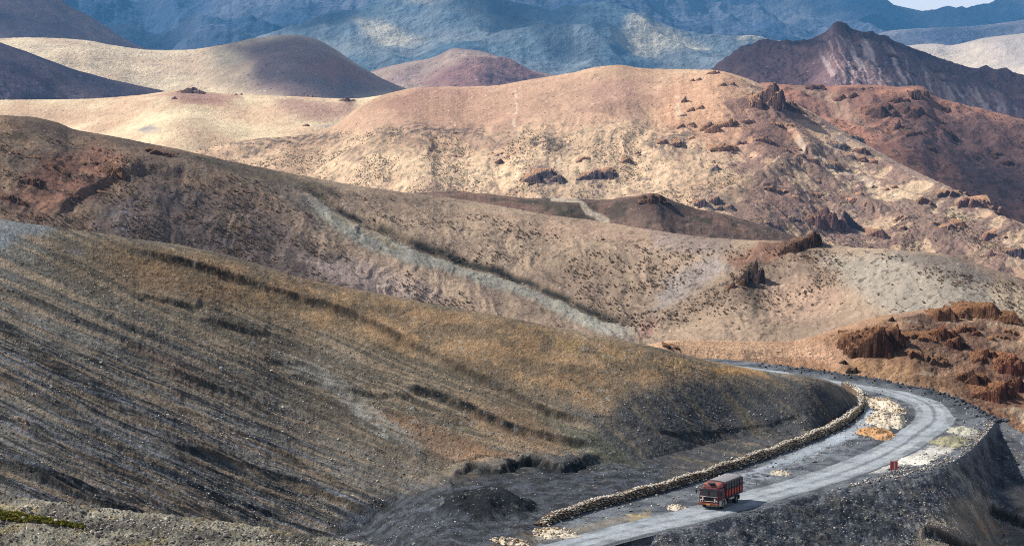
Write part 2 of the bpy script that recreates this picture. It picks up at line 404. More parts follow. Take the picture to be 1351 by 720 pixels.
hill('mountain_foothills_blue', [(-400, 40), (60, 52), (120, 40), (165, 34), (215, 52), (265, 28), (330, 27), (400, 40), (470, 62), (560, 10), (640, 2), (760, 2), (830, 6), (880, 28), (960, 40), (1020, 44), (1062, 56), (1180, 80), (1400, 85)],
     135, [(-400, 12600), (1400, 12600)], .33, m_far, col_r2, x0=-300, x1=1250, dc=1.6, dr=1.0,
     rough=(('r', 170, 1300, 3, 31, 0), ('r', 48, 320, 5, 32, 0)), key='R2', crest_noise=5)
def col_r3(g):
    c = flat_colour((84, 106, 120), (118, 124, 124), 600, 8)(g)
    wr = (30 * W(g, 500, 4, 9), 14 * W(g, 300, 4, 10))
    for p, a in (([(520, 22), (600, 11), (680, 14), (660, 22), (600, 24)], .8), ([(800, 62), (860, 60), (950, 72), (940, 84), (860, 84), (810, 80)], .7), ([(470, 60), (520, 52), (560, 66), (520, 78)], .6), ([(950, 50), (1010, 52), (1050, 62), (980, 66)], .8), ([(500, 32), (590, 28), (560, 36)], .5)):
        c = mix(c, srgb(205, 188, 150), poly(g.px, g.py, p, 7, wr) * a)  # sunlit patches put into the colour as pale tan
    c = mix(c, srgb(58, 66, 76), poly(g.px, g.py, [(640, 26), (690, 40), (760, 80), (820, 100), (740, 96), (690, 70), (640, 60)], 9, wr) * .8)
    return c
hill('mountain_dome', [(-100, 130), (250, 95), (330, 68), (400, 48), (440, 34), (500, 22), (560, 15), (608, 9), (650, 13), (700, 13), (740, 17), (780, 15), (830, 30), (880, 42), (950, 47), (1010, 52), (1060, 62), (1150, 100), (1300, 140)],
     150, [(-100, 10600), (1300, 10600)], .30, m_far, col_r3, x0=150, x1=1250, dc=1.4, dr=.9,
     rough=(('r', 110, 1200, 2, 41, 0), ('r', 30, 300, 5, 42, 0)), key='R3', crest_noise=2)
hill('mountain_beige_slope', [(1100, 110), (1160, 72), (1200, 60), (1235, 58), (1252, 60), (1300, 50), (1351, 44), (1500, 20), (1800, -20)],
     130, [(1100, 8800), (1800, 8800)], .28, terrain_mat('beige_scree', 8., .5, .15), flat_colour((222, 198, 168), (190, 172, 155), 500, 9), x0=1110, x1=1700, dc=1.4, dr=.9,
     rough=(('f', 60, 800, 4, 51, 0), ('f', 10, 120, 3, 52, 0)), key='R4')
hill('mountain_shoulder_right', [(1100, 70), (1180, 40), (1290, 34), (1351, 26), (1500, 0), (1800, -20)],
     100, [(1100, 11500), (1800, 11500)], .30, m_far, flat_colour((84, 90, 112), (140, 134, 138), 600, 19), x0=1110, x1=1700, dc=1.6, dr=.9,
     rough=(('f', 60, 800, 4, 53, 0), ('f', 14, 120, 3, 54, 0)), key='R4b')

# ------------------------------------------------------------------ middle ranges
m_mid = terrain_mat('middle_hill_earth', 3.2, .7, .22, (.03, .10))
def col_m1(g): return flat_colour((135, 108, 112), (160, 128, 120), 240, 61)(g)
hill('hill_purple_upper', [(-400, -60), (-60, -25), (60, -5), (100, 12), (140, 35), (165, 52), (200, 66), (260, 78), (320, 100)],
     115, [(-400, 7200), (320, 7200)], .30, m_mid, col_m1, x0=-300, x1=310, key='M1',
     rough=(('r', 40, 500, 5, 62, 0), ('f', 12, 110, 4, 63, 0)), crest_noise=2)
def col_m2(g):
    wr = (20 * W(g, 200, 4, 9), 9 * W(g, 140, 4, 10))
    c = flat_colour((224, 198, 152), (208, 176, 134), 200, 66)(g)
    c = mix(c, srgb(148, 118, 108), poly(g.px, g.py, [(300, 58), (390, 44), (430, 55), (460, 78), (560, 125), (400, 145), (330, 120), (340, 85)], 14, wr))  # browner right flank; its cloud shade is also put into this colour
    c = mix(c, srgb(170, 112, 92), poly(g.px, g.py, [(400, 90), (450, 86), (510, 108), (450, 112)], 8, wr) * .7)
    return c
hill('hill_tan_dome', [(-400, 60), (-100, 60), (20, 50), (60, 50), (110, 53), (150, 60), (200, 66), (245, 66), (290, 60), (340, 50), (385, 46), (412, 50), (440, 64), (470, 84), (505, 104), (550, 122), (640, 150)],
     150, [(-400, 5600), (640, 5600)], .26, m_mid, col_m2, x0=-300, x1=630, key='M2',
     rough=(('f', 34, 500, 3, 67, 0), ('r', 1.8, 90, 3, 68, 0), ('f', .8, 12, 2, 3, 1)))
def col_m3(g): 
    wr = (20 * W(g, 200, 4, 9), 9 * W(g, 140, 4, 10))
    c = flat_colour((150, 122, 112), (170, 142, 122), 240, 71)(g)
    c = mix(c, srgb(144, 94, 88), poly(g.px, g.py, [(545, 112), (580, 92), (640, 84), (720, 100), (700, 125), (560, 125)], 8, wr) * .8)
    return c
hill('hill_reddish_saddle', [(380, 130), (450, 112), (490, 94), (530, 84), (570, 76), (600, 64), (625, 66), (655, 74), (700, 92), (760, 104), (850, 120)],
     130, [(380, 6200), (850, 6200)], .30, m_mid, col_m3, x0=400, x1=840, key='M3',
     rough=(('r', 34, 420, 5, 72, 0), ('f', 8, 90, 4, 73, 0)), crest_noise=2)
def col_m4(g):
    wr = (8 * W(g, 120, 4, 9), 8 * W(g, 80, 4, 10))
    c = flat_colour((112, 84, 88), (136, 100, 96), 160, 76)(g)
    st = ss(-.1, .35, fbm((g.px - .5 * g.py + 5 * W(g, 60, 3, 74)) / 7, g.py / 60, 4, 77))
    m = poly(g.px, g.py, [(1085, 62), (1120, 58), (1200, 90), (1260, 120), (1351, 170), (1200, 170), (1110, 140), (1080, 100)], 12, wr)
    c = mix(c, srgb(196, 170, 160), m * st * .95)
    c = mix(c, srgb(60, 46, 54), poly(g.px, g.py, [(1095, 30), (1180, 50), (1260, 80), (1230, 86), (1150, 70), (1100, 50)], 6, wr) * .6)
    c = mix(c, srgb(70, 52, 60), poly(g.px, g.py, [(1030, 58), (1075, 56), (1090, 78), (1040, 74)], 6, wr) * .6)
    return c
def shape_m4(g):
    r = ridge((g.X + .5 * g.Y) / 60, g.Y / 240, 4, 78)
    g.dz += 9 * r * g.fd
    g.dz += 3.0 * ridge(g.X / 30, g.Y / 30, 3, 79) * ss(0, 3, g.dy)
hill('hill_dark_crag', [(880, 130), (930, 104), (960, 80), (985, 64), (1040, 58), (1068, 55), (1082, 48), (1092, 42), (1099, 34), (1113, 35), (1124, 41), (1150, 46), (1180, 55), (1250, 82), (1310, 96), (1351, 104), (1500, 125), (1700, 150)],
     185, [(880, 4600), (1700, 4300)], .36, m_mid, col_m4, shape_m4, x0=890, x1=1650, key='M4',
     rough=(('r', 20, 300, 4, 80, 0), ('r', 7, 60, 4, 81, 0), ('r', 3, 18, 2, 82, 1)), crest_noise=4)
def col_m5(g):
    c = flat_colour((112, 92, 105), (140, 112, 115), 140, 86)(g)
    m = poly(g.px, g.py, [(-200, 100), (60, 105), (110, 125), (100, 140), (-200, 140)], 8, (8 * W(g, 60, 3, 4), 6 * W(g, 50, 3, 5)))
    return mix(c, srgb(88, 58, 72), m * ss(-.2, .3, W(g, 40, 4, 6)) * .8)
hill('hill_purple_lower', [(-400, -60), (-60, 28), (0, 56), (30, 66), (70, 82), (120, 98), (160, 108), (222, 121), (280, 132)],
     150, [(-400, 4200), (280, 4200)], .30, m_mid, col_m5, x0=-300, x1=270, key='M5',
     rough=(('r', 22, 300, 5, 87, 0), ('f', 6, 60, 4, 88, 0)), crest_noise=1.5)

# ------------------------------------------------------------------ the big sunlit ridge
m_big = terrain_mat('sunlit_ridge_earth', 1.2, .6, .20, (.05, .10), coarse=9)
def col_b0(g):
    wr = (26 * W(g, 140, 4, 9), 14 * W(g, 90, 4, 10))
    c = flat_colour((230, 200, 150), (212, 172, 128), 110, 91)(g)
    c = mix(c, srgb(172, 120, 100), poly(g.px, g.py, [(200, 128), (250, 118), (300, 124), (310, 136), (240, 138)], 6, wr) * .8)
    c = mix(c, srgb(176, 132, 112), poly(g.px, g.py, [(370, 132), (470, 132), (480, 148), (400, 155), (360, 145)], 9, wr) * .8)
    c = mix(c, srgb(130, 132, 145), poly(g.px, g.py, [(180, 178), (205, 172), (212, 180), (190, 184)], 5, wr) * .7)
    c = mix(c, srgb(130, 132, 145), poly(g.px, g.py, [(410, 165), (450, 158), (470, 164), (430, 170)], 5, wr) * .6)
    return c
hill('ridge_tan_terrace', [(-400, 140), (0, 132), (100, 131), (180, 126), (240, 119), (300, 124), (380, 127), (470, 130), (520, 124), (600, 125), (700, 150)],
     235, [(-400, 3100), (700, 2900)], .24, m_big, col_b0, x0=-300, x1=690, key='B0', soft_crest=5,
     rough=(('f', 12, 240, 3, 92, 0), ('r', .8, 50, 3, 93, 0), ('f', .4, 6, 2, 3, 1)))
def col_b1(g):
    wr = (20 * W(g, 100, 4, 9), 12 * W(g, 60, 4, 10))
    c = flat_colour((176, 118, 88), (142, 98, 80), 90, 95)(g)
    c = mix(c, srgb(120, 92, 90), poly(g.px, g.py, [(1200, 150), (1351, 170), (1450, 300), (1280, 260), (1180, 190)], 20, wr) * .7)
    c = mix(c, srgb(84, 66, 60), ss(.1, .3, W(g, 14, 4, 96)) * ss(20, 60, g.dy) * .6)
    c = mix(c, srgb(176, 138, 110), poly(g.px, g.py, [(1040, 118), (1080, 118), (1120, 150), (1180, 180), (1140, 175), (1070, 140)], 7, wr) * .8)
    return c
def shape_b1(g):
    g.dz += 7 * ridge((g.X * .8 + g.Y * .3) / 70, (g.Y - .3 * g.X) / 140, 4, 97) * g.fd
hill('ridge_brown_spur', [(960, 130), (1000, 110), (1040, 112), (1090, 114), (1130, 112), (1180, 114), (1215, 114), (1240, 130), (1290, 142), (1351, 158), (1500, 190), (1700, 230)],
     [(960, 200), (1060, 210), (1150, 250), (1250, 290), (1351, 330), (1700, 400)], [(960, 2750), (1700, 2600)], .36, m_big, col_b1, shape_b1, x0=970, x1=1650, key='B1',
     rough=(('r', 6, 50, 4, 98, 0), ('f', 1.2, 12, 3, 3, 1)), crest_noise=2)

def scrub(g):     # patch where low scrub grows on the big ridge
    wr = (24 * W(g, 60, 4, 9) + 10 * W(g, 10, 2, 29), 26 * W(g, 50, 4, 10) + 12 * W(g, 8, 2, 30))
    return poly(g.px, g.py, [(270, 195), (330, 182), (420, 174), (520, 172), (640, 178), (760, 172), (840, 160), (900, 180), (960, 215), (1010, 250), (1100, 260), (1200, 265), (1351, 330), (1351, 380), (200, 360)], 7, wr)
def col_b2(g):
    wr = (22 * W(g, 90, 4, 9), 14 * W(g, 60, 4, 10))
    wf = (8 * W(g, 30, 4, 19), 8 * W(g, 20, 4, 20))
    c = flat_colour((216, 176, 132), (196, 154, 114), 110, 101)(g)
    P_ = lambda pts, s=12, w_=wr: poly(g.px, g.py, pts, s, w_)
    c = mix(c, srgb(190, 142, 112), P_([(440, 165), (500, 132), (600, 114), (760, 98), (860, 100), (900, 140), (780, 170), (600, 175)], 16) * .6)   # rose upper face
    c = mix(c, srgb(158, 108, 92), P_([(500, 140), (560, 118), (640, 122), (560, 136), (520, 150)], 9) * .6)
    c = mix(c, srgb(160, 116, 104), P_([(760, 115), (830, 118), (860, 135), (790, 145)], 14) * .5)
    c = mix(c, srgb(206, 140, 96), P_([(880, 110), (960, 96), (1010, 150), (1060, 200), (1000, 215), (920, 190), (870, 170)], 16) * .5)
    c = mix(c, srgb(230, 192, 144), P_([(430, 205), (700, 215), (860, 235), (900, 260), (600, 262), (400, 230)], 22) * .8)
    c = mix(c, srgb(226, 194, 150), P_([(1010, 225), (1100, 200), (1180, 220), (1351, 320), (1351, 350), (1150, 320), (1060, 260)], 26) * .5)
    s = scrub(g)
    c = mix(c, srgb(150, 132, 98), s * ss(-.05, .3, W(g, (9, 14), 4, 104)) * .55)
    c = mix(c, srgb(108, 96, 84), s * ss(.12, .34, W(g, (6, 9), 4, 105)) * .6)
    # thicker scrub along the upper edge
    for pts in ([(290, 186), (350, 180), (420, 172), (450, 176), (430, 186), (330, 196)], [(500, 172), (560, 162), (640, 170), (640, 184), (560, 178), (505, 186)], [(690, 190), (740, 180), (760, 200), (720, 215)], [(850, 195), (900, 170), (920, 180), (880, 215)]):
        c = mix(c, srgb(98, 84, 76), P_(pts, 7, wf) * ss(-.2, .15, W(g, 8, 3, 107)) * .8)
    # rock exposed in the gullies, pale washes
    c = mix(c, srgb(126, 92, 84), ss(.45, .75, g.rock) * .7)
    for ln, wd in (([(680, 120), (682, 150), (678, 172)], 3), ([(755, 195), (735, 222)], 4), ([(1048, 190), (1060, 215), (1110, 235), (1180, 270)], 5), ([(990, 240), (960, 262)], 3), ([(893, 135), (895, 160)], 5)):
        d, t = pline(g.px + wf[0] * .5, g.py, ln); c = mix(c, srgb(238, 212, 176), ss(wd, wd * .2, np.abs(d)) * .45 * (W(g, 20, 3, 118) > -.15))
    c = mix(c, srgb(110, 100, 104), P_([(1080, 150), (1110, 168), (1200, 215), (1290, 262), (1240, 252), (1150, 205), (1090, 175)], 6, wf) * .45)
    return c
def shape_b2(g):
    wx, wy = 14 * W(g, 60, 3, 110), 14 * W(g, 60, 3, 111)
    r = ridge((g.X + wx + .25 * g.Y) / 95, (g.Y + wy) / 260, 4, 112, .4)
    g.dz += 5 * r * g.fd
    m = ss(930, 1020, g.px) * g.fd
    r2 = ridge((g.X + wx - .4 * g.Y) / 42, (g.Y + wy) / 60, 5, 114, .6)
    g.dz += 3.5 * m * r2
    g.rock = np.clip(m * ss(.25, .6, r2) + .6 * ss(.55, .75, r) * ss(20, 60, g.dy), 0, 1)
    rd = ridge((g.X * .85 + g.Y * .53 + wx) / 34, (g.Y * .85 - g.X * .53 + wy) / 230, 4, 119)
    g.dz += 4.5 * ss(900, 1000, g.px) * g.fd * rd * ss(20, 60, g.dy)
    g.rock = np.maximum(g.rock, ss(900, 1000, g.px) * ss(.5, .2, rd) * .35 * ss(20, 60, g.dy))
    g.dz *= 1 - .5 * ss(930, 850, g.px) * ss(200, 150, g.py)
    g.dz += 3.0 * ridge((g.X + wx) / 30, (g.Y + wy) / 210, 4, 120) * ss(34, 80, g.dy) * ss(1000, 900, g.px)
    # walls of rock carried down from the summit
    for ln, h in (([(1010, 150), (1040, 180), (1062, 210)], 5), ([(900, 180), (870, 200)], 4), ([(1030, 225), (960, 262), (930, 275)], 5), ([(1060, 235), (1100, 260), (1150, 300)], 6), ([(1180, 200), (1250, 240), (1320, 280)], 6)):
        d, t = pline(g.px + wx * .5, g.py + wy * .2, ln)
        g.dz += h * np.exp(-(np.maximum(-d, 0) / 14) ** 2) * ss(4, 0, d) * g.fd
hill('ridge_sunlit', [(-200, 330), (100, 250), (200, 214), (280, 194), (340, 183), (400, 178), (440, 166), (475, 140), (510, 124), (560, 115), (640, 114), (700, 105), (760, 95), (790, 88), (815, 86), (860, 91), (935, 92), (975, 100), (1005, 112), (1040, 132), (1075, 150), (1130, 184), (1200, 222), (1280, 260), (1351, 296), (1500, 340), (1700, 380)],
     [(-200, 440), (0, 370), (500, 370), (800, 410), (1400, 440), (1700, 460)], [(-200, 2350), (500, 2400), (900, 2350), (1100, 2250), (1351, 2000), (1700, 1800)], .33, m_big, col_b2, shape_b2,
     x0=-150, x1=1650, dc=1.15, dr=.85, key='B2', rough=(('f', 12, 190, 3, 115, 0), ('f', .8, 24, 3, 116, 0), ('f', .5, 5, 3, 117, 1)), crest_noise=1.5, soft_crest=14)

# ------------------------------------------------------------------ shrubby middle slopes
m_shr = terrain_mat('shrubby_slope_earth', .45, .6, .24, (.05, .12), coarse=10)
def col_s0(g):
    wr = (14 * W(g, 30, 4, 9), 9 * W(g, 20, 4, 10))
    c = flat_colour((138, 104, 84), (112, 88, 74), 40, 121)(g)
    c = mix(c, srgb(66, 60, 44), poly(g.px, g.py, [(700, 268), (740, 262), (790, 270), (790, 292), (740, 288)], 7, wr) * .8)
    c = mix(c, srgb(60, 46, 38), poly(g.px, g.py, [(820, 266), (860, 256), (900, 268), (960, 290), (900, 288), (850, 284)], 9, wr) * .6)
    c = mix(c, srgb(58, 60, 44), ss(.12, .3, W(g, 12, 4, 122)) * .6)
    d, t = pline(g.px, g.py + wr[1] * .4, [(730, 262), (765, 268), (775, 280), (800, 292)])
    return mix(c, srgb(196, 176, 148), ss(5, 2, np.abs(d)) * .8)
hill('ridge_small_brown', [(480, 270), (540, 256), (600, 252), (640, 256), (700, 262), (740, 262), (790, 264), (830, 260), (858, 255), (880, 262), (900, 270), (960, 284), (1030, 306), (1100, 330)],
     345, [(480, 1250), (1100, 1250)], .34, m_shr, col_s0, x0=490, x1=1095, key='S0',
     rough=(('r', 3, 40, 4, 123, 0), ('f', .8, 8, 4, 124, 1)), crest_noise=2)

GUL = [(395, 250), (420, 262), (450, 284), (500, 306), (560, 332), (630, 356), (690, 376), (740, 398), (790, 420), (838, 434)]
def gul_y(px): return curve(GUL, px)
def slope_s1(px, py, dy):
    s = np.full(px.shape, .34)
    low = ss(0, 10, py - gul_y(px)) * ss(330, 420, px) * ss(860, 830, px)
    return s - .18 * low * ss(60, 20, py - gul_y(px))
def shape_s1(g):
    wx = 6 * W(g, 22, 3, 130)
    r = ridge((g.X + wx + .3 * g.Y) / 38, g.Y / 70, 5, 131)
    g.dz += 1.8 * r * g.fd
    g.dz += 1.1 * ridge((g.X + wx) / 13, g.Y / 80, 4, 148) * ss(16, 50, g.dy)
    d = g.py - gul_y(g.px) + 2.5 * W(g, 14, 3, 132)
    on = ss(385, 430, g.px) * ss(850, 800, g.px)
    g.gd = d; g.gon = on
    g.dz += on * (-1.5 * np.exp(-((d - 2) / 5.0) ** 2) + 1.0 * np.exp(-((d + 9) / 8.0) ** 2))
    # brow on the left hill above its shaded hollow
    d2 = g.py - curve([(60, 300), (110, 262), (190, 232), (240, 240), (300, 256), (360, 285)], g.px) + 4 * W(g, 12, 4, 133)
    o2 = ss(60, 110, g.px) * ss(370, 320, g.px)
    g.dz += o2 * 2.2 * ss(5, -3, d2) * ss(-40, -5, d2)
    g.b2 = d2; g.o2 = o2
    # rocky spurs on the right
    for ln, h in (([(1000, 330), (985, 365), (972, 385)], 3.2), ([(1070, 318), (1040, 330)], 2.5)):
        q, t = pline(g.px + wx, g.py, ln); g.dz += h * ss(8, 0, q) * np.exp(-(np.minimum(q, 0) / 22) ** 2) * g.fd
def col_s1(g):
    wr = (20 * W(g, 40, 4, 9), 12 * W(g, 26, 4, 10)); wf = (9 * W(g, 10, 4, 19), 7 * W(g, 7, 4, 20))
    P_ = lambda pts, s=10, w_=wr: poly(g.px, g.py, pts, s, w_)
    c = flat_colour((172, 144, 114), (148, 123, 99), 60, 135)(g)
    # left hill: dark brown and rust
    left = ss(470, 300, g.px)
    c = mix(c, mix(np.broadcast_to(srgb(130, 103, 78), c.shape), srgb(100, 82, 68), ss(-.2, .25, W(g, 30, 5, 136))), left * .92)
    c = mix(c, srgb(150, 96, 70), P_([(60, 215), (130, 196), (170, 215), (120, 262), (60, 290), (20, 260)], 12, wf) * .6)
    c = mix(c, srgb(92, 66, 52), P_([(0, 270), (40, 225), (150, 225), (160, 245), (60, 300), (0, 310)], 10, wf) * ss(-.1, .25, W(g, 9, 4, 137)) * .8)
    c = mix(c, srgb(72, 64, 42), P_([(0, 180), (30, 176), (36, 186), (0, 190)], 4, wf) * .7)
    c = mix(c, srgb(150, 130, 100), P_([(40, 178), (60, 180), (75, 195), (50, 192)], 5, wf) * .5)
    # hollow of mauve gravel under the brow
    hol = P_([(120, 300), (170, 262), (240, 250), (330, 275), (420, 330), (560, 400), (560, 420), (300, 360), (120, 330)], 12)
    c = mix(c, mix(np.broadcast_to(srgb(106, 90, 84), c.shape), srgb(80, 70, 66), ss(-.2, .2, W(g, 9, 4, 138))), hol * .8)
    c = mix(c, srgb(128, 120, 122), ss(-.2, .2, W(g, 3, 3, 147))*P_([(150, 285), (172, 275), (185, 300), (175, 318), (155, 312)], 9, wf) * .7)
    c = mix(c, srgb(150, 124, 92), P_([(285, 290), (310, 285), (330, 310), (290, 316)], 7, wf) * .5)
    c = mix(c, srgb(178, 152, 136), P_([(400, 350), (480, 350), (560, 380), (590, 400), (560, 405), (440, 380)], 10, wf) * .75)
    # olive shoulder, streaked
    c = mix(c, srgb(98, 88, 68), P_([(190, 196), (300, 214), (420, 240), (460, 262), (420, 262), (330, 240), (230, 215)], 7) * .75)
    st = ss(.0, .3, fbm((g.X + .25 * g.Y) / 3.5, g.Y / 30, 4, 139))
    c = mix(c, srgb(150, 138, 116), P_([(230, 225), (330, 240), (440, 300), (540, 350), (440, 330), (330, 270)], 9) * st * .7)
    c = mix(c, srgb(66, 68, 66), P_([(340, 235), (380, 248), (430, 285), (400, 282), (350, 255)], 7) * .6)
    # pale wash beside the gully
    band = np.where(g.px < 500, 36, 30) * (1 + .5 * W(g, 30, 3, 146)) * (.55 + .45 * ss(380, 440, g.px))
    ws = ss(2, 6, g.gd) * ss(band, band * .6, g.gd) * g.gon
    c = mix(c, srgb(152, 147, 130), ws * .9)
    c = mix(c, srgb(176, 168, 150), ws * ss(740, 840, g.px) * .8)
    d, t = pline(g.px, g.py + wf[1] * .3, [(440, 290), (500, 318), (520, 330)]); c = mix(c, srgb(190, 160, 110), ss(6, 1, np.abs(d)) * .4)
    c = mix(c, srgb(46, 46, 38), np.exp(-((g.gd + .5) / (3.6)) ** 2) * g.gon * (.45 + .55 * ss(-.4, .0, W(g, 12, 3, 140))))  # gully line darkened: its shade is put into the colour
    # right side: mauve earth, grey scree fan, rust by the crest
    c = mix(c, srgb(170, 134, 108), P_([(640, 278), (780, 295), (900, 312), (860, 330), (700, 310)], 10) * .5)
    c = mix(c, srgb(158, 138, 128), P_([(860, 300), (960, 318), (940, 345), (860, 330)], 12) * .6)
    c = mix(c, srgb(188, 150, 120), P_([(1010, 390), (1060, 372), (1120, 390), (1090, 425), (1020, 430)], 12, wf) * .6)
    c = mix(c, srgb(142, 92, 66), P_([(960, 345), (1000, 325), (1060, 305), (1085, 318), (1040, 340), (985, 375)], 8, wf) * .65)
    c = mix(c, srgb(66, 60, 46), P_([(985, 372), (1000, 370), (1002, 420), (992, 424)], 5, wf) * .8)
    c = mix(c, srgb(162, 150, 132), P_([(1080, 335), (1180, 338), (1240, 370), (1351, 410), (1351, 440), (1180, 430), (1110, 370)], 14) * .85)
    c = mix(c, srgb(112, 106, 100), P_([(1180, 332), (1260, 345), (1320, 380), (1330, 400), (1250, 375), (1190, 352)], 9, wf) * .7)
    c = mix(c, srgb(196, 170, 132), P_([(1290, 380), (1351, 380), (1400, 440), (1340, 430)], 10) * .8)
    c = mix(c, srgb(160, 150, 146), P_([(880, 370), (950, 345), (960, 360), (900, 400), (860, 420)], 9, wf) * .6)
    c = mix(c, srgb(164, 122, 102), P_([(842, 436), (866, 432), (868, 450), (846, 452)], 4) * .7)
    # dark scrub litter
    c = mix(c, srgb(78, 66, 54), ss(.16, .34, W(g, 3.0, 3, 141)) * ss(-.15, .15, W(g, 25, 3, 142)) * .6 * (1 - ws))
    return c
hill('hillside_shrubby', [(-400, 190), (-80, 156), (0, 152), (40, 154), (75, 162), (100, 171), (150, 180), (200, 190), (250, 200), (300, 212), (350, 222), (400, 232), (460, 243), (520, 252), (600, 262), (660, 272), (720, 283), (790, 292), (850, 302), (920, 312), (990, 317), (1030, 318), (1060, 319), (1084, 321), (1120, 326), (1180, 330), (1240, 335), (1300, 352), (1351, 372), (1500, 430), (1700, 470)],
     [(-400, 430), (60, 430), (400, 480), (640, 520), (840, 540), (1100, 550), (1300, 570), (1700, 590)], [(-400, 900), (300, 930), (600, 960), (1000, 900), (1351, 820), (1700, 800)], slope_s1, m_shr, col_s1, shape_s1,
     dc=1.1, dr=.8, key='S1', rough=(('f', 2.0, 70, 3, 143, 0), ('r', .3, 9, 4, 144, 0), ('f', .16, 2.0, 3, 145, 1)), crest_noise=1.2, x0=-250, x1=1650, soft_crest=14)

# ------------------------------------------------------------------ rust-coloured hill across the road
m_rust = terrain_mat('rust_hill_earth', .30, .9, .22, (.02, .08), coarse=10)
def shape_r(g):
    m = ss(1160, 1210, g.px)
    r = ridge((g.X - .2 * g.Y) / 13, g.Y / 16, 5, 151, .6)
    g.dz += (1.3 * r * m + .5 * ridge(g.X / 16, g.Y / 30, 4, 152)) * g.fd
    g.rock = m * ss(.3, .62, r) * g.fd
def col_r(g):
    wr = (12 * W(g, 20, 4, 9), 7 * W(g, 12, 4, 10)); wf = (6 * W(g, 6, 4, 19), 5 * W(g, 4, 4, 20))
    P_ = lambda pts, s=8, w_=wr: poly(g.px, g.py, pts, s, w_)
    c = flat_colour((188, 142, 100), (168, 122, 84), 22, 153)(g)
    c = mix(c, srgb(214, 168, 122), P_([(840, 445), (960, 450), (1060, 458), (1090, 470), (1000, 478), (850, 470)], 7) * .8)
    c = mix(c, srgb(208, 160, 120), P_([(1050, 448), (1110, 458), (1140, 475), (1100, 486), (1040, 466)], 6, wf) * .7)
    c = mix(c, srgb(196, 150, 84), P_([(1120, 476), (1200, 484), (1280, 520), (1200, 512), (1120, 492)], 8, wf) * .4)
    c = mix(c, srgb(150, 128, 108), P_([(1180, 410), (1351, 425), (1351, 500), (1260, 480), (1190, 450)], 10, wf) * .5)
    c = mix(c, srgb(124, 86, 64), P_([(1200, 425), (1351, 430), (1351, 540), (1280, 500), (1210, 470)], 14, wf) * ss(0, .25, W(g, 5, 4, 154)) * .8)
    c = mix(c, srgb(92, 62, 48), g.rock * .6)
    c = mix(c, srgb(226, 196, 150), P_([(1318, 545), (1351, 548), (1420, 580), (1351, 562)], 5, wf) * .8)
    c = mix(c, srgb(222, 196, 160), ss(.30, .42, W(g, 5, 3, 155)) * ss(1150, 1250, g.px) * .5)
    return c
hill('hill_rust', [(700, 480), (820, 462), (860, 455), (890, 450), (960, 451), (1040, 452), (1065, 447), (1100, 436), (1150, 421), (1200, 412), (1250, 407), (1300, 410), (1351, 422), (1500, 462), (1700, 510)],
     [(700, 540), (850, 540), (1000, 560), (1200, 600), (1351, 630), (1700, 680)], [(700, 450), (900, 470), (1100, 490), (1300, 500), (1500, 480), (1700, 470)], .36, m_rust, col_r, shape_r,
     x0=705, x1=1650, dc=1.1, dr=.8, key='C1', rough=(('f', .8, 22, 4, 156, 0), ('r', .22, 3, 4, 157, 0), ('f', .1, .9, 3, 158, 1)), crest_noise=1.2, soft_crest=10)
# ------------------------------------------------------------------ the near spur above the road
m_spur = terrain_mat('spur_scree', .10, 1.0, .34, (.06, .10), coarse=10, speck_px=3.2)
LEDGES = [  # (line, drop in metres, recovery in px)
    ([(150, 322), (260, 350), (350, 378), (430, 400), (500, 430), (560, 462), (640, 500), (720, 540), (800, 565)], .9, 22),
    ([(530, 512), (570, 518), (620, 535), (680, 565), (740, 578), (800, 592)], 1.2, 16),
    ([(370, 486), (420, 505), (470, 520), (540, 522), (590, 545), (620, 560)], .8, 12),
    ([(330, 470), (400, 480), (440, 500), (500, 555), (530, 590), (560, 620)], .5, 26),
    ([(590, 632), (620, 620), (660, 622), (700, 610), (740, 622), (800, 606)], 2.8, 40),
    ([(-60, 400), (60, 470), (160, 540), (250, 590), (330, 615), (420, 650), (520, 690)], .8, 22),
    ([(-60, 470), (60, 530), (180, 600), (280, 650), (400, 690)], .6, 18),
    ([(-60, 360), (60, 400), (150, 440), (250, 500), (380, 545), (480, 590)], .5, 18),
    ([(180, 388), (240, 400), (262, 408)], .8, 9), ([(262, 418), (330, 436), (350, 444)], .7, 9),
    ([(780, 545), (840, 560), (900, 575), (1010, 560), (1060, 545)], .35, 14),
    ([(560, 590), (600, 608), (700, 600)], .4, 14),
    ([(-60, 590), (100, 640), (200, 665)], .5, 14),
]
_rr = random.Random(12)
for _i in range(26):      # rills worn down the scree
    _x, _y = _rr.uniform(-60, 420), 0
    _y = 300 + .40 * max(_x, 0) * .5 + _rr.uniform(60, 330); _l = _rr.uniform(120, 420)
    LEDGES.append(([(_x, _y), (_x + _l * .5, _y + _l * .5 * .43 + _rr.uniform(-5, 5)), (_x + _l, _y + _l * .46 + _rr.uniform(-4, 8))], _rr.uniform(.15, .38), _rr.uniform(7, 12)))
FALL = np.array([.925, -.38])
def streak(g, s, seed, o=4, el=46):
    # long grain that runs down the fall line of the spur
    dip = .46 - .16 * ss(560, 700, g.py - .25 * g.px) - .22 * ss(60, 0, g.dy)
    a = g.py - .44 * g.px + 12 * W(g, 30, 2, 5) + 2.5 * W(g, 5, 3, seed + 5) + 26 * ss(420, 800, g.px)
    a = a * .20; b = (g.px + .44 * g.py) * .10
    return fbm(a / s, b / (s * el * .45), o, seed, .6)
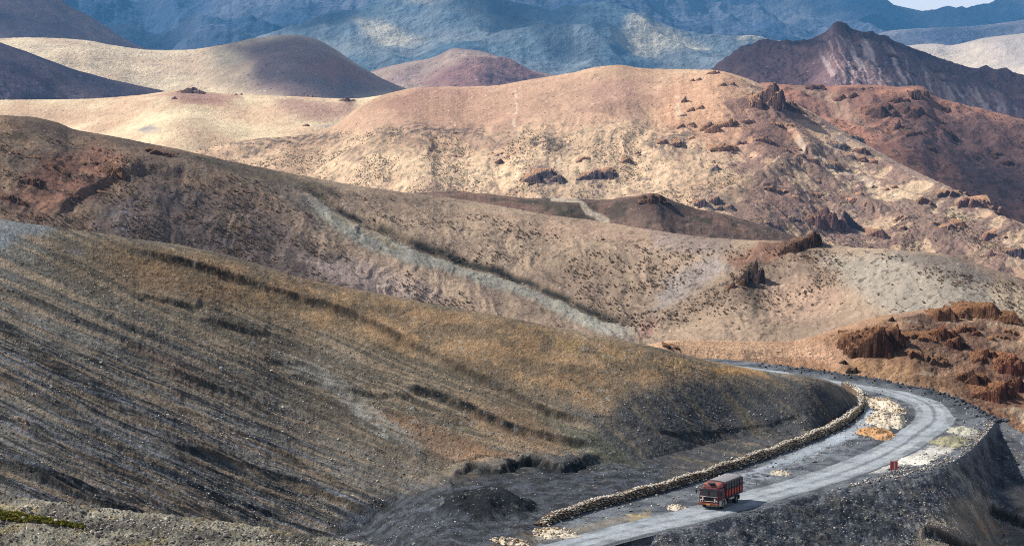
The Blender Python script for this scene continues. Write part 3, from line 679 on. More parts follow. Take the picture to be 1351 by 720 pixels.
def shape_spur(g):
    st = streak(g, 2.6, 201, 5); st2 = streak(g, .8, 202) * ss(-.35, .3, W(g, 14, 3, 224))
    g.s1, g.s2 = st, st2
    lowl = ss(80, 200, g.dy) * ss(900, 500, g.px)
    g.dz += (.25 + .75 * lowl) * .75 * st * g.fd + .2 * st2 * g.fd
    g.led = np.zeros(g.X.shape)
    wob = 3 * W(g, 7, 4, 203) + 1.6 * W(g, 1.4, 3, 204)
    for ln, h, rec in LEDGES:
        d, t = pline(g.px, g.py + wob, ln)
        h = h * .62; end = ss(0, .1, t) * ss(1, .9, t) * (.7 + .3 * ss(-.3, .15, W(g, 9, 2, 205)))
        g.dz += end * h * (.55 * np.exp(-((d + 5) / 9) ** 2) - 1.0 * ss(-1 - h, 3.0 + 3.5 * h, d + 1.2 * h * W(g, 2.5, 2, 226)) * np.exp(-(np.maximum(d, 0) / rec) ** 2))
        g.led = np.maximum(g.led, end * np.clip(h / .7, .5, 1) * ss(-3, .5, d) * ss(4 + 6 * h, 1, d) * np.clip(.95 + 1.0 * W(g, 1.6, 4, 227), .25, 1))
    # cut bank above the retaining wall
    g.wy = curve([(700, 694), (800, 662), (900, 636), (1000, 603), (1080, 573), (1120, 555), (1145, 535)], g.px)
    bank = ss(760, 860, g.px) * ss(80, 0, g.wy - g.py)
    rb = fbm((g.X * .8 + g.Y * .6) / 2.4, (g.Y * .8 - g.X * .6) / 9, 4, 206)
    g.dz += bank * .7 * rb * g.fd
    g.bank = bank
    # flat shale floor at the foot of the gullies
    Zt = g.Z + g.dz; Zt0 = Zt
    fl = .1 - 5 * ss(600, 440, g.px) + .25 * W(g, 4, 4, 207) + .1 * W(g, 1, 3, 208)
    zone = ss(250, 330, g.px) * (g.dy > 0)
    Zn = np.where(Zt < fl, fl - (fl - Zt) * (1 - zone), Zt)
    hgt = -ss(690, 770, g.px) * ss(-8, 10, g.py - g.wy) * 2.5     # under the wall and the road
    g.dz += Zn - Zt + hgt
    # dump of dark spoil
    cx, cy_, cz = onz(640, 672)
    r = np.sqrt(((g.X - cx) / 6.5) ** 2 + ((g.Y - cy_) / 7.5) ** 2) + .25 * W(g, 3, 3, 209)
    g.mound = ss(1.0, .2, r); g.dz += 2.0 * g.mound
    cx, cy_, cz = onz(540, 668)
    r2 = np.sqrt(((g.X - cx) / 5.5) ** 2 + ((g.Y - cy_) / 6) ** 2) + .25 * W(g, 3, 3, 210); g.dz += .3 * ss(1, .2, r2)
def col_spur(g):
    wr = (24 * W(g, 12, 4, 9), 12 * W(g, 7, 4, 10)); wf = (8 * W(g, 3, 4, 19), 7 * W(g, 2, 4, 20))
    P_ = lambda pts, s=14, w_=wr: poly(g.px, g.py, pts, s, w_)
    base = np.broadcast_to(srgb(110, 106, 96), g.X.shape + (3,))
    c = mix(base, srgb(112, 98, 74), P_([(60, 300), (400, 370), (700, 430), (760, 560), (600, 640), (420, 560), (240, 440), (60, 380)], 40) * .8)
    low = np.clip(P_([(-200, 380), (60, 400), (250, 500), (420, 590), (560, 690), (500, 800), (-200, 800)], 40) * .75 + .25 + .5 * W(g, 16, 3, 225), .12, 1)
    c = mix(c, srgb(40, 41, 43), ss(-.10, .12, g.s1) * low * .95)
    c = mix(c, srgb(54, 56, 60), ss(.04, .16, g.s2) * .8 * low)
    c = mix(c, srgb(150, 144, 134), ss(.1, .25, streak(g, .35, 203)) * .7 * low)
    c = mix(c, srgb(160, 136, 104), ss(-.02, .16, streak(g, 1.8, 211)) * .6)
    c = mix(c, srgb(128, 134, 146), ss(.05, .35, streak(g, 1.3, 212)) * P_([(-200, 420), (100, 480), (420, 600), (560, 700), (-200, 780)], 30) * .55)
    grass = P_([(120, 320), (260, 335), (400, 365), (560, 398), (720, 428), (900, 465), (1000, 488), (960, 505), (860, 512), (800, 545), (720, 520), (640, 500), (560, 470), (440, 440), (300, 400), (180, 360)], 16)
    gc = mix(np.broadcast_to(srgb(164, 128, 84), c.shape), srgb(126, 104, 74), ss(-.2, .25, W(g, 4, 4, 213)))
    c = mix(c, gc, grass * (.85 + .15 * g.s2))
    c = mix(c, srgb(184, 150, 72), P_([(700, 436), (830, 458), (960, 484), (1010, 494), (940, 496), (860, 480), (760, 466)], 9, wf) * ss(-.1, .35, W(g, 3, 4, 214)) * .4)
    c = mix(c, srgb(214, 158, 74), P_([(930, 482), (1000, 492), (1010, 498), (960, 494)], 4) * .7)
    c = mix(c, srgb(168, 124, 84), P_([(480, 540), (560, 560), (640, 590), (680, 605), (600, 612), (560, 590)], 10, wf) * .7)
    c = mix(c, srgb(152, 120, 84), P_([(600, 520), (700, 545), (760, 590), (700, 600), (640, 570)], 12, wf) * .6)
    c = mix(c, srgb(134, 104, 70), P_([(90, 330), (230, 350), (330, 400), (200, 390)], 16) * .6)
    c = mix(c, srgb(150, 120, 98), P_([(60, 400), (180, 440), (420, 560), (440, 600), (330, 560), (150, 460)], 14) * ss(-.1, .3, g.s2) * .55)
    c = mix(c, srgb(158, 156, 146), ss(-.35, .15, streak(g, .5, 206)) * P_([(360, 466), (420, 486), (470, 520), (540, 570), (560, 600), (500, 575), (440, 520), (380, 492)], 8, wf) * .75)
    c = mix(c, srgb(120, 110, 96), P_([(540, 560), (620, 590), (600, 640), (480, 640)], 10, wf) * .35)
    # slate cut face
    slate = P_([(780, 560), (840, 520), (960, 506), (1060, 505), (1110, 515), (1145, 540), (1100, 570), (1000, 605), (900, 640), (840, 640), (790, 600)], 16)
    sc_ = mix(np.broadcast_to(srgb(66, 68, 72), c.shape), srgb(98, 90, 76), ss(-.1, .4, fbm((g.X * .8 + g.Y * .6) / 1.6, (g.Y * .8 - g.X * .6) / 14, 4, 215)))
    c = mix(c, sc_, slate * .92)
    c = mix(c, srgb(96, 102, 66), P_([(720, 560), (780, 570), (860, 620), (820, 630), (760, 600)], 14, wf) * .35)
    # shale floor
    fl = P_([(430, 690), (480, 662), (560, 642), (640, 622), (740, 612), (880, 610), (880, 640), (720, 700), (600, 740), (520, 740), (440, 720)], 14, wf)
    c = mix(c, mix(np.broadcast_to(srgb(74, 79, 88), c.shape), srgb(46, 49, 54), ss(-.2, .25, W(g, 2.2, 4, 216))), fl * .95)
    c = mix(c, srgb(36, 38, 41), ss(.05, .4, g.mound) * .95)
    c = mix(c, srgb(30, 31, 30), g.led)  # dark shale on the drops, with their shade put into the colour
    c = mix(c, srgb(122, 132, 138), P_([(-200, 290), (0, 286), (60, 290), (70, 305), (30, 312), (0, 330), (-200, 340)], 6, wf) * .7)
    c = mix(c, srgb(134, 132, 132), P_([(80, 322), (110, 332), (120, 340), (90, 334)], 4, wf) * .5)
    c = mix(c, srgb(160, 160, 156), ss(.30, .45, W(g, .9, 2, 217)) * ss(-.1, .3, W(g, 9, 2, 218)) * .35)
    return c
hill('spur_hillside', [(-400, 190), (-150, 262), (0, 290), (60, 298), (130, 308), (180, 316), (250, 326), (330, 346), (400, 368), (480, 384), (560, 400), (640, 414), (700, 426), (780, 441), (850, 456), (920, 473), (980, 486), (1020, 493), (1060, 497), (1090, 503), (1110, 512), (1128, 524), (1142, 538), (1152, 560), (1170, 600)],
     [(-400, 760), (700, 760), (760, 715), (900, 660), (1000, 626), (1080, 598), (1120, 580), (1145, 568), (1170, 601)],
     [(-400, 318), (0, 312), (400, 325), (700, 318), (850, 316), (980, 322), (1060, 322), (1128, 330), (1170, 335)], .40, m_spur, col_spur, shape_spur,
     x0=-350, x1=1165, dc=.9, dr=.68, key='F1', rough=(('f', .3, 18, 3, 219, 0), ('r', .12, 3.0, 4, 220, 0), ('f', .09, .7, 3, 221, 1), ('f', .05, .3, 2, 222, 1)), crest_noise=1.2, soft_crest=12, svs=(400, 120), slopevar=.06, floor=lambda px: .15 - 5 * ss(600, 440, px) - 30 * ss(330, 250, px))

# near bench of rubble the camera looks across
m_bench = terrain_mat('bench_rubble', .075, 1.0, .40, (.22, .14), coarse=9, speck_px=3.4)
def col_bench(g):
    wf = (10 * W(g, 3, 4, 19), 3 * W(g, 2, 4, 20))
    c = flat_colour((150, 142, 120), (104, 98, 86), 3.5, 231)(g)
    c = mix(c, srgb(150, 132, 82), ss(.15, .35, W(g, 2.2, 3, 232)) * .6)
    c = mix(c, srgb(62, 60, 56), poly(g.px, g.py, [(100, 690), (300, 700), (480, 716), (300, 712), (100, 698)], 3, wf) * .5)
    return c
hill('near_bench', [(-400, 610), (-60, 642), (0, 652), (60, 660), (150, 672), (250, 682), (350, 696), (450, 712), (520, 724), (600, 745), (700, 775)],
     [(-400, 800), (700, 800)], [(-400, 185), (0, 178), (400, 172), (700, 165)], .12, m_bench, col_bench,
     x0=-300, x1=690, dc=.9, dr=.6, key='F0', rough=(('f', .35, 5, 3, 233, 0), ('f', .22, .8, 3, 234, 1), ('f', .1, .25, 2, 235, 1)), back=(.10, .5), soft_crest=1, slopevar=.3, svs=(120, 20), fade=4)

# ------------------------------------------------------------------ road bench, embankment, road
EDGE_ = [(560, 770), (640, 745), (700, 728), (800, 712), (860, 702), (930, 690), (1000, 672), (1060, 655), (1110, 644), (1160, 634), (1210, 624), (1250, 612), (1280, 594), (1300, 574), (1316, 556), (1330, 556)]
_ex = np.arange(560, 1331, 4.0)
EDGE = [(float(x), float(curve(EDGE_, x) + (0.0 * fbm(np.array([x / 14.0]), np.array([0.5]), 4, 290)[0] + 0.0 * fbm(np.array([x / 5.0]), np.array([1.5]), 3, 291)[0]) * 0)) for x in _ex]
def col_emb(g):
    wf = (14 * W(g, 3, 4, 19), 8 * W(g, 2, 4, 20)); wr = (20 * W(g, 8, 4, 9), 12 * W(g, 5, 4, 10))
    P_ = lambda pts, s=10, w_=wf: poly(g.px, g.py, pts, s, w_)
    c = flat_colour((80, 83, 89), (54, 56, 61), 4, 241)(g)
    c = mix(c, srgb(88, 92, 98), ss(.1, .4, W(g, 1.2, 4, 242)) * .5)
    c = mix(c, srgb(122, 124, 127), ss(20, 0, g.dy + 9 * W(g, 1.5, 3, 293)) * .6)
    c = mix(c, srgb(120, 112, 98), ss(0, .3, W(g, 2.5, 4, 294)) * .3)
    c = mix(c, srgb(98, 102, 108), ss(.05, .3, fbm((g.py - .8 * g.px) / 7, (g.px + .8 * g.py) / 90, 4, 295)) * ss(1235, 1280, g.px) * .6)
    tan = P_([(1190, 760), (1215, 700), (1250, 660), (1290, 655), (1330, 690), (1351, 660), (1500, 640), (1500, 760)], 12)
    c = mix(c, mix(np.broadcast_to(srgb(166, 146, 118), c.shape), srgb(116, 108, 90), ss(-.2, .2, W(g, 3, 4, 243))), tan * .9)
    c = mix(c, srgb(172, 110, 60), P_([(1270, 690), (1351, 680), (1351, 705), (1290, 708)], 10) * ss(0, .3, W(g, 1.5, 3, 244)) * .6)
    d, t = pline(g.px + wf[0] * .3, g.py + wf[1] * .3, [(1250, 614), (1268, 630), (1290, 655), (1330, 680), (1400, 705)])
    c = mix(c, srgb(176, 164, 148), ss(9, 3, np.abs(d)) * ss(-.3, .2, W(g, .8, 3, 245)) * .8)
    d, t = pline(g.px + wf[0] * .3, g.py + wf[1] * .3, [(1185, 740), (1200, 700), (1225, 672), (1262, 645)])
    c = mix(c, srgb(160, 156, 150), ss(14, 3, np.abs(d)) * ss(-.1, .25, W(g, .8, 3, 246)) * .7)
    c = mix(c, srgb(190, 168, 140), P_([(1325, 650), (1351, 642), (1500, 640), (1500, 665), (1340, 668)], 7) * .8)
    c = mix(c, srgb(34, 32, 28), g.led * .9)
    c = mix(c, srgb(150, 152, 154), ss(.28, .42, W(g, .6, 2, 247)) * .5)
    return c
def shape_emb(g):
    g.dz += .3 * W(g, 1.4, 4, 248) * g.fd
    g.dz *= 1 - .75 * ss(1235, 1275, g.px)
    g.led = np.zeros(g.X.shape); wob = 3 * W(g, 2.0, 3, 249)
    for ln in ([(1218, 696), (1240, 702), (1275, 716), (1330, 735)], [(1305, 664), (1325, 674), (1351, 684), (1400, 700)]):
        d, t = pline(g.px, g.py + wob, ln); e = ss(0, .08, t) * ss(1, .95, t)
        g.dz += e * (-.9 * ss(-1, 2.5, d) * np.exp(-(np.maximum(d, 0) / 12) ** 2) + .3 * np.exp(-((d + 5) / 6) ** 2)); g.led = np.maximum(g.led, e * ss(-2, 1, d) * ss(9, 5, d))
def slope_emb(px, py, dy):
    return .34 - .12 * poly(px, py, [(1190, 760), (1230, 680), (1500, 640), (1500, 760)], 12)
m_emb = terrain_mat('embankment_scree', .08, .5, .28, (.06, .06), coarse=9, speck_px=3.2)
edge_full = [e for e in EDGE if e[0] < 1328] + [(1340, 566), (1420, 600), (1600, 680), (1700, 720)]
def dz0(px_, py_, z): return float((z - H) / kz(py_))
hill('embankment', edge_full, [(560, 790), (1700, 790)], [(x, dz0(x, y, -0.02 if x < 1330 else -.5 - (x - 1330) * .02)) for x, y in edge_full], slope_emb, m_emb, col_emb, shape_emb,
     x0=565, x1=1650, dc=.9, dr=.68, key='F2', rough=(('f', .7, 9, 4, 250, 0), ('f', .14, 2.6, 4, 253, 0), ('f', .08, .8, 3, 251, 1), ('f', .05, .3, 2, 252, 1)), back=(.012, .5), soft_crest=3, slopevar=.15, fade=6)

# bench the road runs on: level, from the far lip to the shoulder
FARL = [(560, 500), (880, 472), (940, 473), (1000, 478), (1060, 487), (1120, 496), (1180, 506), (1230, 516), (1270, 530), (1295, 542), (1316, 552), (1330, 555)]
pxs = np.linspace(560, 1330, 860)
fy_, ey_ = curve(FARL, pxs), curve(EDGE, pxs); ey_ = np.maximum(ey_, fy_ + .6)
v = np.linspace(0, 1, 400)[:, None]
g = G(); g.py = fy_[None] + (ey_ - fy_)[None] * v; g.px = np.broadcast_to(pxs[None], g.py.shape).copy()
D = -H / kz(g.py); g.X = kx(g.px, g.py) * D; g.Y = D; 
lip = ss(0, 6, g.py - fy_[None]); lipb = np.exp(-((g.py - fy_[None] - 4) / 3.5) ** 2) * ss(1000, 1060, g.px)
wl = curve([(560, 752), (600, 735), (650, 715), (700, 696), (800, 664), (900, 638), (1000, 605), (1080, 575), (1120, 557), (1145, 537)], g.px)
under = ss(2, -6, g.py - wl) * (g.px < 1150) * (g.py > curve([(560, 400), (850, 456), (920, 473), (980, 486), (1020, 493), (1060, 497), (1090, 503), (1110, 512), (1128, 524), (1142, 538)], g.px) + 5)
g.Z = -3 * under + .05 * W(g, .8, 3, 261) + .06 * W(g, 5, 3, 262) + .75 * lipb * (.7 + .6 * W(g, 3, 3, 263)) * ss(1316, 1280, g.px) - .02
ROAD_L = [(640, 742), (700, 724), (760, 706), (830, 688), (900, 671), (975, 650), (1050, 629), (1100, 612), (1150, 591), (1185, 569), (1207, 550), (1203, 535), (1165, 520), (1105, 508), (1050, 500), (1000, 493), (955, 487), (900, 482)]
ROAD_R = [(700, 752), (745, 736), (790, 722), (850, 706), (925, 689), (1000, 668), (1080, 645), (1140, 626), (1195, 603), (1235, 578), (1262, 552), (1245, 533), (1205, 519), (1140, 505), (1080, 496), (1020, 488), (968, 482), (905, 477)]
wf = (8 * W(g, 2.5, 4, 19), 4 * W(g, 1.6, 4, 20))
PB = lambda pts, s=5, w_=wf: poly(g.px, g.py, pts, s, w_)
c = mix(np.broadcast_to(srgb(112, 116, 122), g.X.shape + (3,)), srgb(78, 82, 88), ss(-.2, .25, W(g, 3, 5, 264)))
c = mix(c, srgb(64, 67, 72), lipb * .8)
c = mix(c, srgb(60, 64, 68), PB([(1170, 545), (1195, 540), (1212, 552), (1195, 572), (1160, 585), (1165, 560)], 6) * .8)
c = mix(c, srgb(66, 70, 76), PB([(1180, 508), (1240, 518), (1300, 548), (1270, 545), (1220, 524)], 7) * .7)
c = mix(c, srgb(64, 66, 70), PB([(800, 716), (930, 688), (1000, 670), (1100, 646), (1110, 652), (800, 735)], 5) * .7)
c = mix(c, srgb(172, 182, 190), PB([(1146, 528), (1152, 545), (1148, 560), (1128, 575), (1090, 590), (1050, 606), (1000, 622), (960, 634), (1030, 604), (1100, 575), (1130, 560)], 3) * .75)
c = mix(c, srgb(150, 158, 164), PB([(980, 628), (1060, 600), (1100, 590), (1060, 615), (990, 640)], 6) * ss(-.1, .2, W(g, 1.2, 3, 265)) * .8)
c = mix(c, srgb(206, 200, 186), PB([(1140, 622), (1180, 606), (1230, 588), (1262, 588), (1252, 597), (1225, 605), (1190, 614), (1150, 624)], 3) * .95)
c = mix(c, srgb(140, 132, 108), PB([(1225, 585), (1255, 572), (1290, 570), (1290, 580), (1240, 590)], 4) * .7)
c = mix(c, srgb(186, 182, 168), PB([(1262, 570), (1290, 568), (1292, 573), (1265, 576)], 2) * .8)
c = mix(c, srgb(152, 138, 112), PB([(690, 708), (780, 690), (860, 670), (850, 682), (780, 700), (700, 716)], 4) * .5)
c = mix(c, srgb(160, 140, 104), PB([(826, 682), (856, 676), (860, 681), (832, 688)], 2) * .8)
m_road = terrain_mat('road_bench_gravel', .09, .8, .26, (.12, .10), coarse=10, speck_px=3.0)
mesh_grid('road_shoulder', np.stack([g.X, g.Y, g.Z], -1), c, m_road)
SURF['BENCH'] = g; g.py2 = g.py; g.nb = 0

# carriageway: packed gravel with smoother wheel tracks
def onplane(pts, z=0): return np.array([onz(x, y, z)[:2] for x, y in pts])
L_, R_ = onplane(ROAD_L), onplane(ROAD_R)
def resample(A, n):
    t = np.arange(len(A)); tt = np.linspace(0, len(A) - 1, n)
    return np.stack([curve(list(zip(t, A[:, 0])), tt), curve(list(zip(t, A[:, 1])), tt)], -1)
NR = 900
La, Ra = resample(L_, NR), resample(R_, NR)
Lg = 2.5 * 0
u = np.linspace(-.06, 1.06, 90)
XY = La[:, None] * (1 - u)[None, :, None] + Ra[:, None] * u[None, :, None]
g = G(); g.X = XY[..., 0]; g.Y = XY[..., 1]; U = np.broadcast_to(u[None], g.X.shape)
eu = U + .05 * W(g, 2.0, 4, 271)
crown = ss(-.04, .06, eu) * ss(1.04, .94, eu)
along = np.broadcast_to(np.linspace(0, 1, NR)[:, None], g.X.shape)
ua = eu + .05 * np.sin(along * 14) + .04 * W(g, 14, 2, 272)
track = np.maximum(ss(.15, .08, np.abs(ua - .34 + .03 * W(g, 1.2, 3, 277))), ss(.13, .07, np.abs(ua - .69 + .03 * W(g, 1.2, 3, 278)))) * (.75 + .25 * W(g, .8, 3, 279) * 2)
g.Z = -.10 + .17 * crown - .025 * track + .012 * W(g, 1.0, 3, 273) * (1 - track)
c = mix(np.broadcast_to(srgb(150, 156, 160), g.X.shape + (3,)), srgb(124, 130, 134), ss(-.2, .3, W(g, (2.5, 2.5), 4, 274)))
c = mix(c, srgb(176, 184, 190), track * .5)
c = mix(c, srgb(196, 194, 186), track * ss(.0, .35, W(g, 6, 2, 276)) * .3)
dk = np.exp(-((ua - .53) / .035) ** 2) * ss(.38, .45, along) * ss(.8, .7, along)
c = mix(c, srgb(96, 100, 104), dk * .7)
c = mix(c, srgb(94, 98, 102), (1 - ss(0, .08, eu) * ss(1, .92, eu)) * .8)
m_way = terrain_mat('packed_gravel', .09, .5, .18, (.04, .06), coarse=7)
mesh_grid('road', np.stack([g.X, g.Y, g.Z], -1)[:, ::-1], c[:, ::-1], m_way)
ROADC = (La + Ra) / 2

# valley bottoms: one ground sheet under everything, dropping away to the horizon
gx = np.linspace(-1, 1, 160); gx = np.sign(gx) * np.abs(gx) ** 1.6 * 12000
gy = np.linspace(0, 1, 220) ** 1.8 * 20300 - 1200
g = G(); g.X, g.Y = np.meshgrid(gx, gy)
GZ = [(-1500, 20), (0, 2), (180, -9), (300, -14), (470, -45), (700, -80), (1300, -130), (2000, -200), (3000, -290), (6000, -330), (9000, -420), (38500, -800)]
g.Z = np.interp(g.Y, [a for a, b_ in GZ], [b_ for a, b_ in GZ]) + 6 * W(g, 300, 3, 281) * ss(300, 900, g.Y) - 8
c = mix(np.broadcast_to(srgb(150, 126, 104), g.X.shape + (3,)), srgb(112, 100, 92), ss(-.2, .2, W(g, 300, 4, 282)))
mesh_grid('ground', np.stack([g.X, g.Y, g.Z], -1)[::-1], c, m_shr)

# ------------------------------------------------------------------ the air
def haze_box():
    me = bpy.data.meshes.new('haze')
    x, y0, y1, z0, z1 = 12600, -1800, 19400, -720, 760
    vs = [(a, b, c) for a in (-x, x) for b in (y0, y1) for c in (z0, z1)]
    fs = [(0, 1, 3, 2), (4, 6, 7, 5), (0, 4, 5, 1), (2, 3, 7, 6), (0, 2, 6, 4), (1, 5, 7, 3)]
    me.from_pydata(vs, [], fs)
    m = bpy.data.materials.new('air'); m.use_nodes = True; n = m.node_tree; n.nodes.clear()
    o_ = n.nodes.new('ShaderNodeOutputMaterial'); v_ = n.nodes.new('ShaderNodeVolumePrincipled')
    v_.inputs['Color'].default_value = HAZE_COL; v_.inputs['Density'].default_value = HAZE
    v_.inputs['Anisotropy'].default_value = 0.0
    n.links.new(v_.outputs[0], o_.inputs['Volume'])
    me.materials.append(m)
    o = bpy.data.objects.new('haze', me); COL.objects.link(o); o['kind'] = 'stuff'
    o['label'] = 'thin blue haze in the air between the camera and the far mountains'
HAZE, HAZE_COL = 3.2e-5, (0.15, 0.49, 0.95, 1)
haze_box()
# ------------------------------------------------------------------ object helpers
def mat(name, c, rough=.8, metal=0., noise=0., nscale=6., spec=.3, bump=0.):
    def build(n, b):
        L = n.links.new
        b.inputs['Roughness'].default_value = rough; b.inputs['Metallic'].default_value = metal; b.inputs['Specular IOR Level'].default_value = spec
        lin = [float(v) for v in srgb(*c)]
        tc = n.nodes.new('ShaderNodeTexCoord'); z = n.nodes.new('ShaderNodeTexNoise'); z.inputs['Scale'].default_value = nscale; z.inputs['Detail'].default_value = 6
        z.inputs['Roughness'].default_value = .65
        L(tc.outputs['Object'], z.inputs['Vector'])
        r = n.nodes.new('ShaderNodeMapRange'); r.inputs[1].default_value = .3; r.inputs[2].default_value = .7; r.inputs[3].default_value = 1 - noise; r.inputs[4].default_value = 1 + noise
        L(z.outputs['Fac'], r.inputs[0])
        v = n.nodes.new('ShaderNodeVectorMath'); v.operation = 'SCALE'; v.inputs[0].default_value = lin; L(r.outputs[0], v.inputs['Scale'])
        L(v.outputs[0], b.inputs['Base Color'])
        if bump:
            bp = n.nodes.new('ShaderNodeBump'); bp.inputs['Strength'].default_value = bump; bp.inputs['Distance'].default_value = .3 / nscale
            L(z.outputs['Fac'], bp.inputs['Height']); L(bp.outputs[0], b.inputs['Normal'])
    return nodes_mat(name, build)
_mc = {}
def rockmat(c, size):
    k = (c, round(math.log2(size)))
    if k not in _mc: _mc[k] = mat('rock_face', c, .95, noise=.4, nscale=4.0 / (2 ** k[1]), spec=.1, bump=.8)
    return _mc[k]
import bmesh
def tag(o, label=None, cat=None, group=None, kind=None):
    if label: o['label'] = label
    if cat: o['category'] = cat
    if group: o['group'] = group
    if kind: o['kind'] = kind
    return o
def from_arrays(name, V, Fc, m, parent=None, smooth=False):
    me = bpy.data.meshes.new(name); me.from_pydata([tuple(v) for v in V], [], Fc)
    me.materials.append(m)
    if smooth:
        for p in me.polygons: p.use_smooth = True
    o = bpy.data.objects.new(name, me); COL.objects.link(o)
    if parent: o.parent = parent
    return o
def big_mesh(name, V, Fc, m, colr=None):
    """V (n,3), Fc (k,3) numpy"""
    me = bpy.data.meshes.new(name); me.vertices.add(len(V)); me.vertices.foreach_set('co', V.reshape(-1).astype(np.float32))
    me.loops.add(Fc.size); me.loops.foreach_set('vertex_index', Fc.reshape(-1).astype(np.int32))
    me.polygons.add(len(Fc)); me.polygons.foreach_set('loop_start', (np.arange(len(Fc)) * 3).astype(np.int32)); me.update(calc_edges=True)
    if colr is not None:
        a = me.color_attributes.new('Col', 'FLOAT_COLOR', 'POINT'); c = np.ones((len(V), 4), np.float32); c[:, :3] = colr; a.data.foreach_set('color', c.reshape(-1))
    me.materials.append(m); o = bpy.data.objects.new(name, me); COL.objects.link(o); return o
def hull_rock(rnd, n=16, cuts=2, amp=.07, box=.35):
    """angular stone about one unit across, as vertex and triangle arrays"""
    bm = bmesh.new()
    for i in range(n):
        v = Vector((rnd.gauss(0, 1), rnd.gauss(0, 1), rnd.gauss(0, 1))).normalized()
        v = Vector([c * (1 - box) + math.copysign(.6, c) * box * abs(c) ** .3 for c in v])
        bm.verts.new(v * .5 * rnd.uniform(.8, 1.05))
    bmesh.ops.convex_hull(bm, input=bm.verts)
    for v in [v for v in bm.verts if not v.link_faces]: bm.verts.remove(v)
    if cuts:
        bmesh.ops.subdivide_edges(bm, edges=bm.edges[:], cuts=cuts, use_grid_fill=True)
        s = rnd.random() * 50
        for v in bm.verts:
            p = v.co; q = np.array([[p.x * 3 + s + p.z * 2, p.x * 7 + p.z * 9]]); r = np.array([[p.y * 3 + s - p.z, p.y * 7 - p.z * 4]])
            nn = perlin(q, r, 5)[0]; v.co += v.co.normalized() * (amp * float(nn[0]) + amp * .6 * float(nn[1]))
    bmesh.ops.triangulate(bm, faces=bm.faces[:])
    bm.verts.ensure_lookup_table(); bm.normal_update()
    V = np.array([v.co[:] for v in bm.verts]); Fc = np.array([[v.index for v in f.verts] for f in bm.faces]); bm.free()
    return V, Fc
def rotm(ax, a): return np.array(Matrix.Rotation(a, 3, ax))

# ------------------------------------------------------------------ rock outcrops standing out of the slopes
SOIL = {'B2': (204, 158, 118), 'B1': (150, 108, 84), 'C1': (158, 114, 80), 'S1': (136, 106, 84), 'B0': (200, 160, 124), 'S0': (124, 96, 76)}
_om = {}
def outmat(size):
    k = round(math.log2(max(size, .01)))
    if k not in _om: _om[k] = terrain_mat('weathered_rock', 2.0 ** k, .9, .3, coarse=6)
    return _om[k]
def slope_at(key, p):
    """rise of the ground around a place"""
    g = SURF[key]; c = int(np.argmin(np.abs(g.X[g.nb + 1] / g.Y[g.nb + 1] - p.x / p.y))); r = int(np.argmin(np.abs(g.Y[:, c] - p.y)))
    a = slice(max(r - 9, g.nb), r + 10, 3); b = slice(max(c - 9, 0), c + 10, 3)
    X, Y, Z = g.X[a, b].ravel() - p.x, g.Y[a, b].ravel() - p.y, g.Z[a, b].ravel() - p.z
    if len(X) < 6: return 0., .3
    sol = np.linalg.lstsq(np.stack([X, Y, np.ones(len(X))], -1), Z, rcond=None)[0]
    return float(np.clip(sol[0], -.6, .6)), float(np.clip(sol[1], 0, .7))
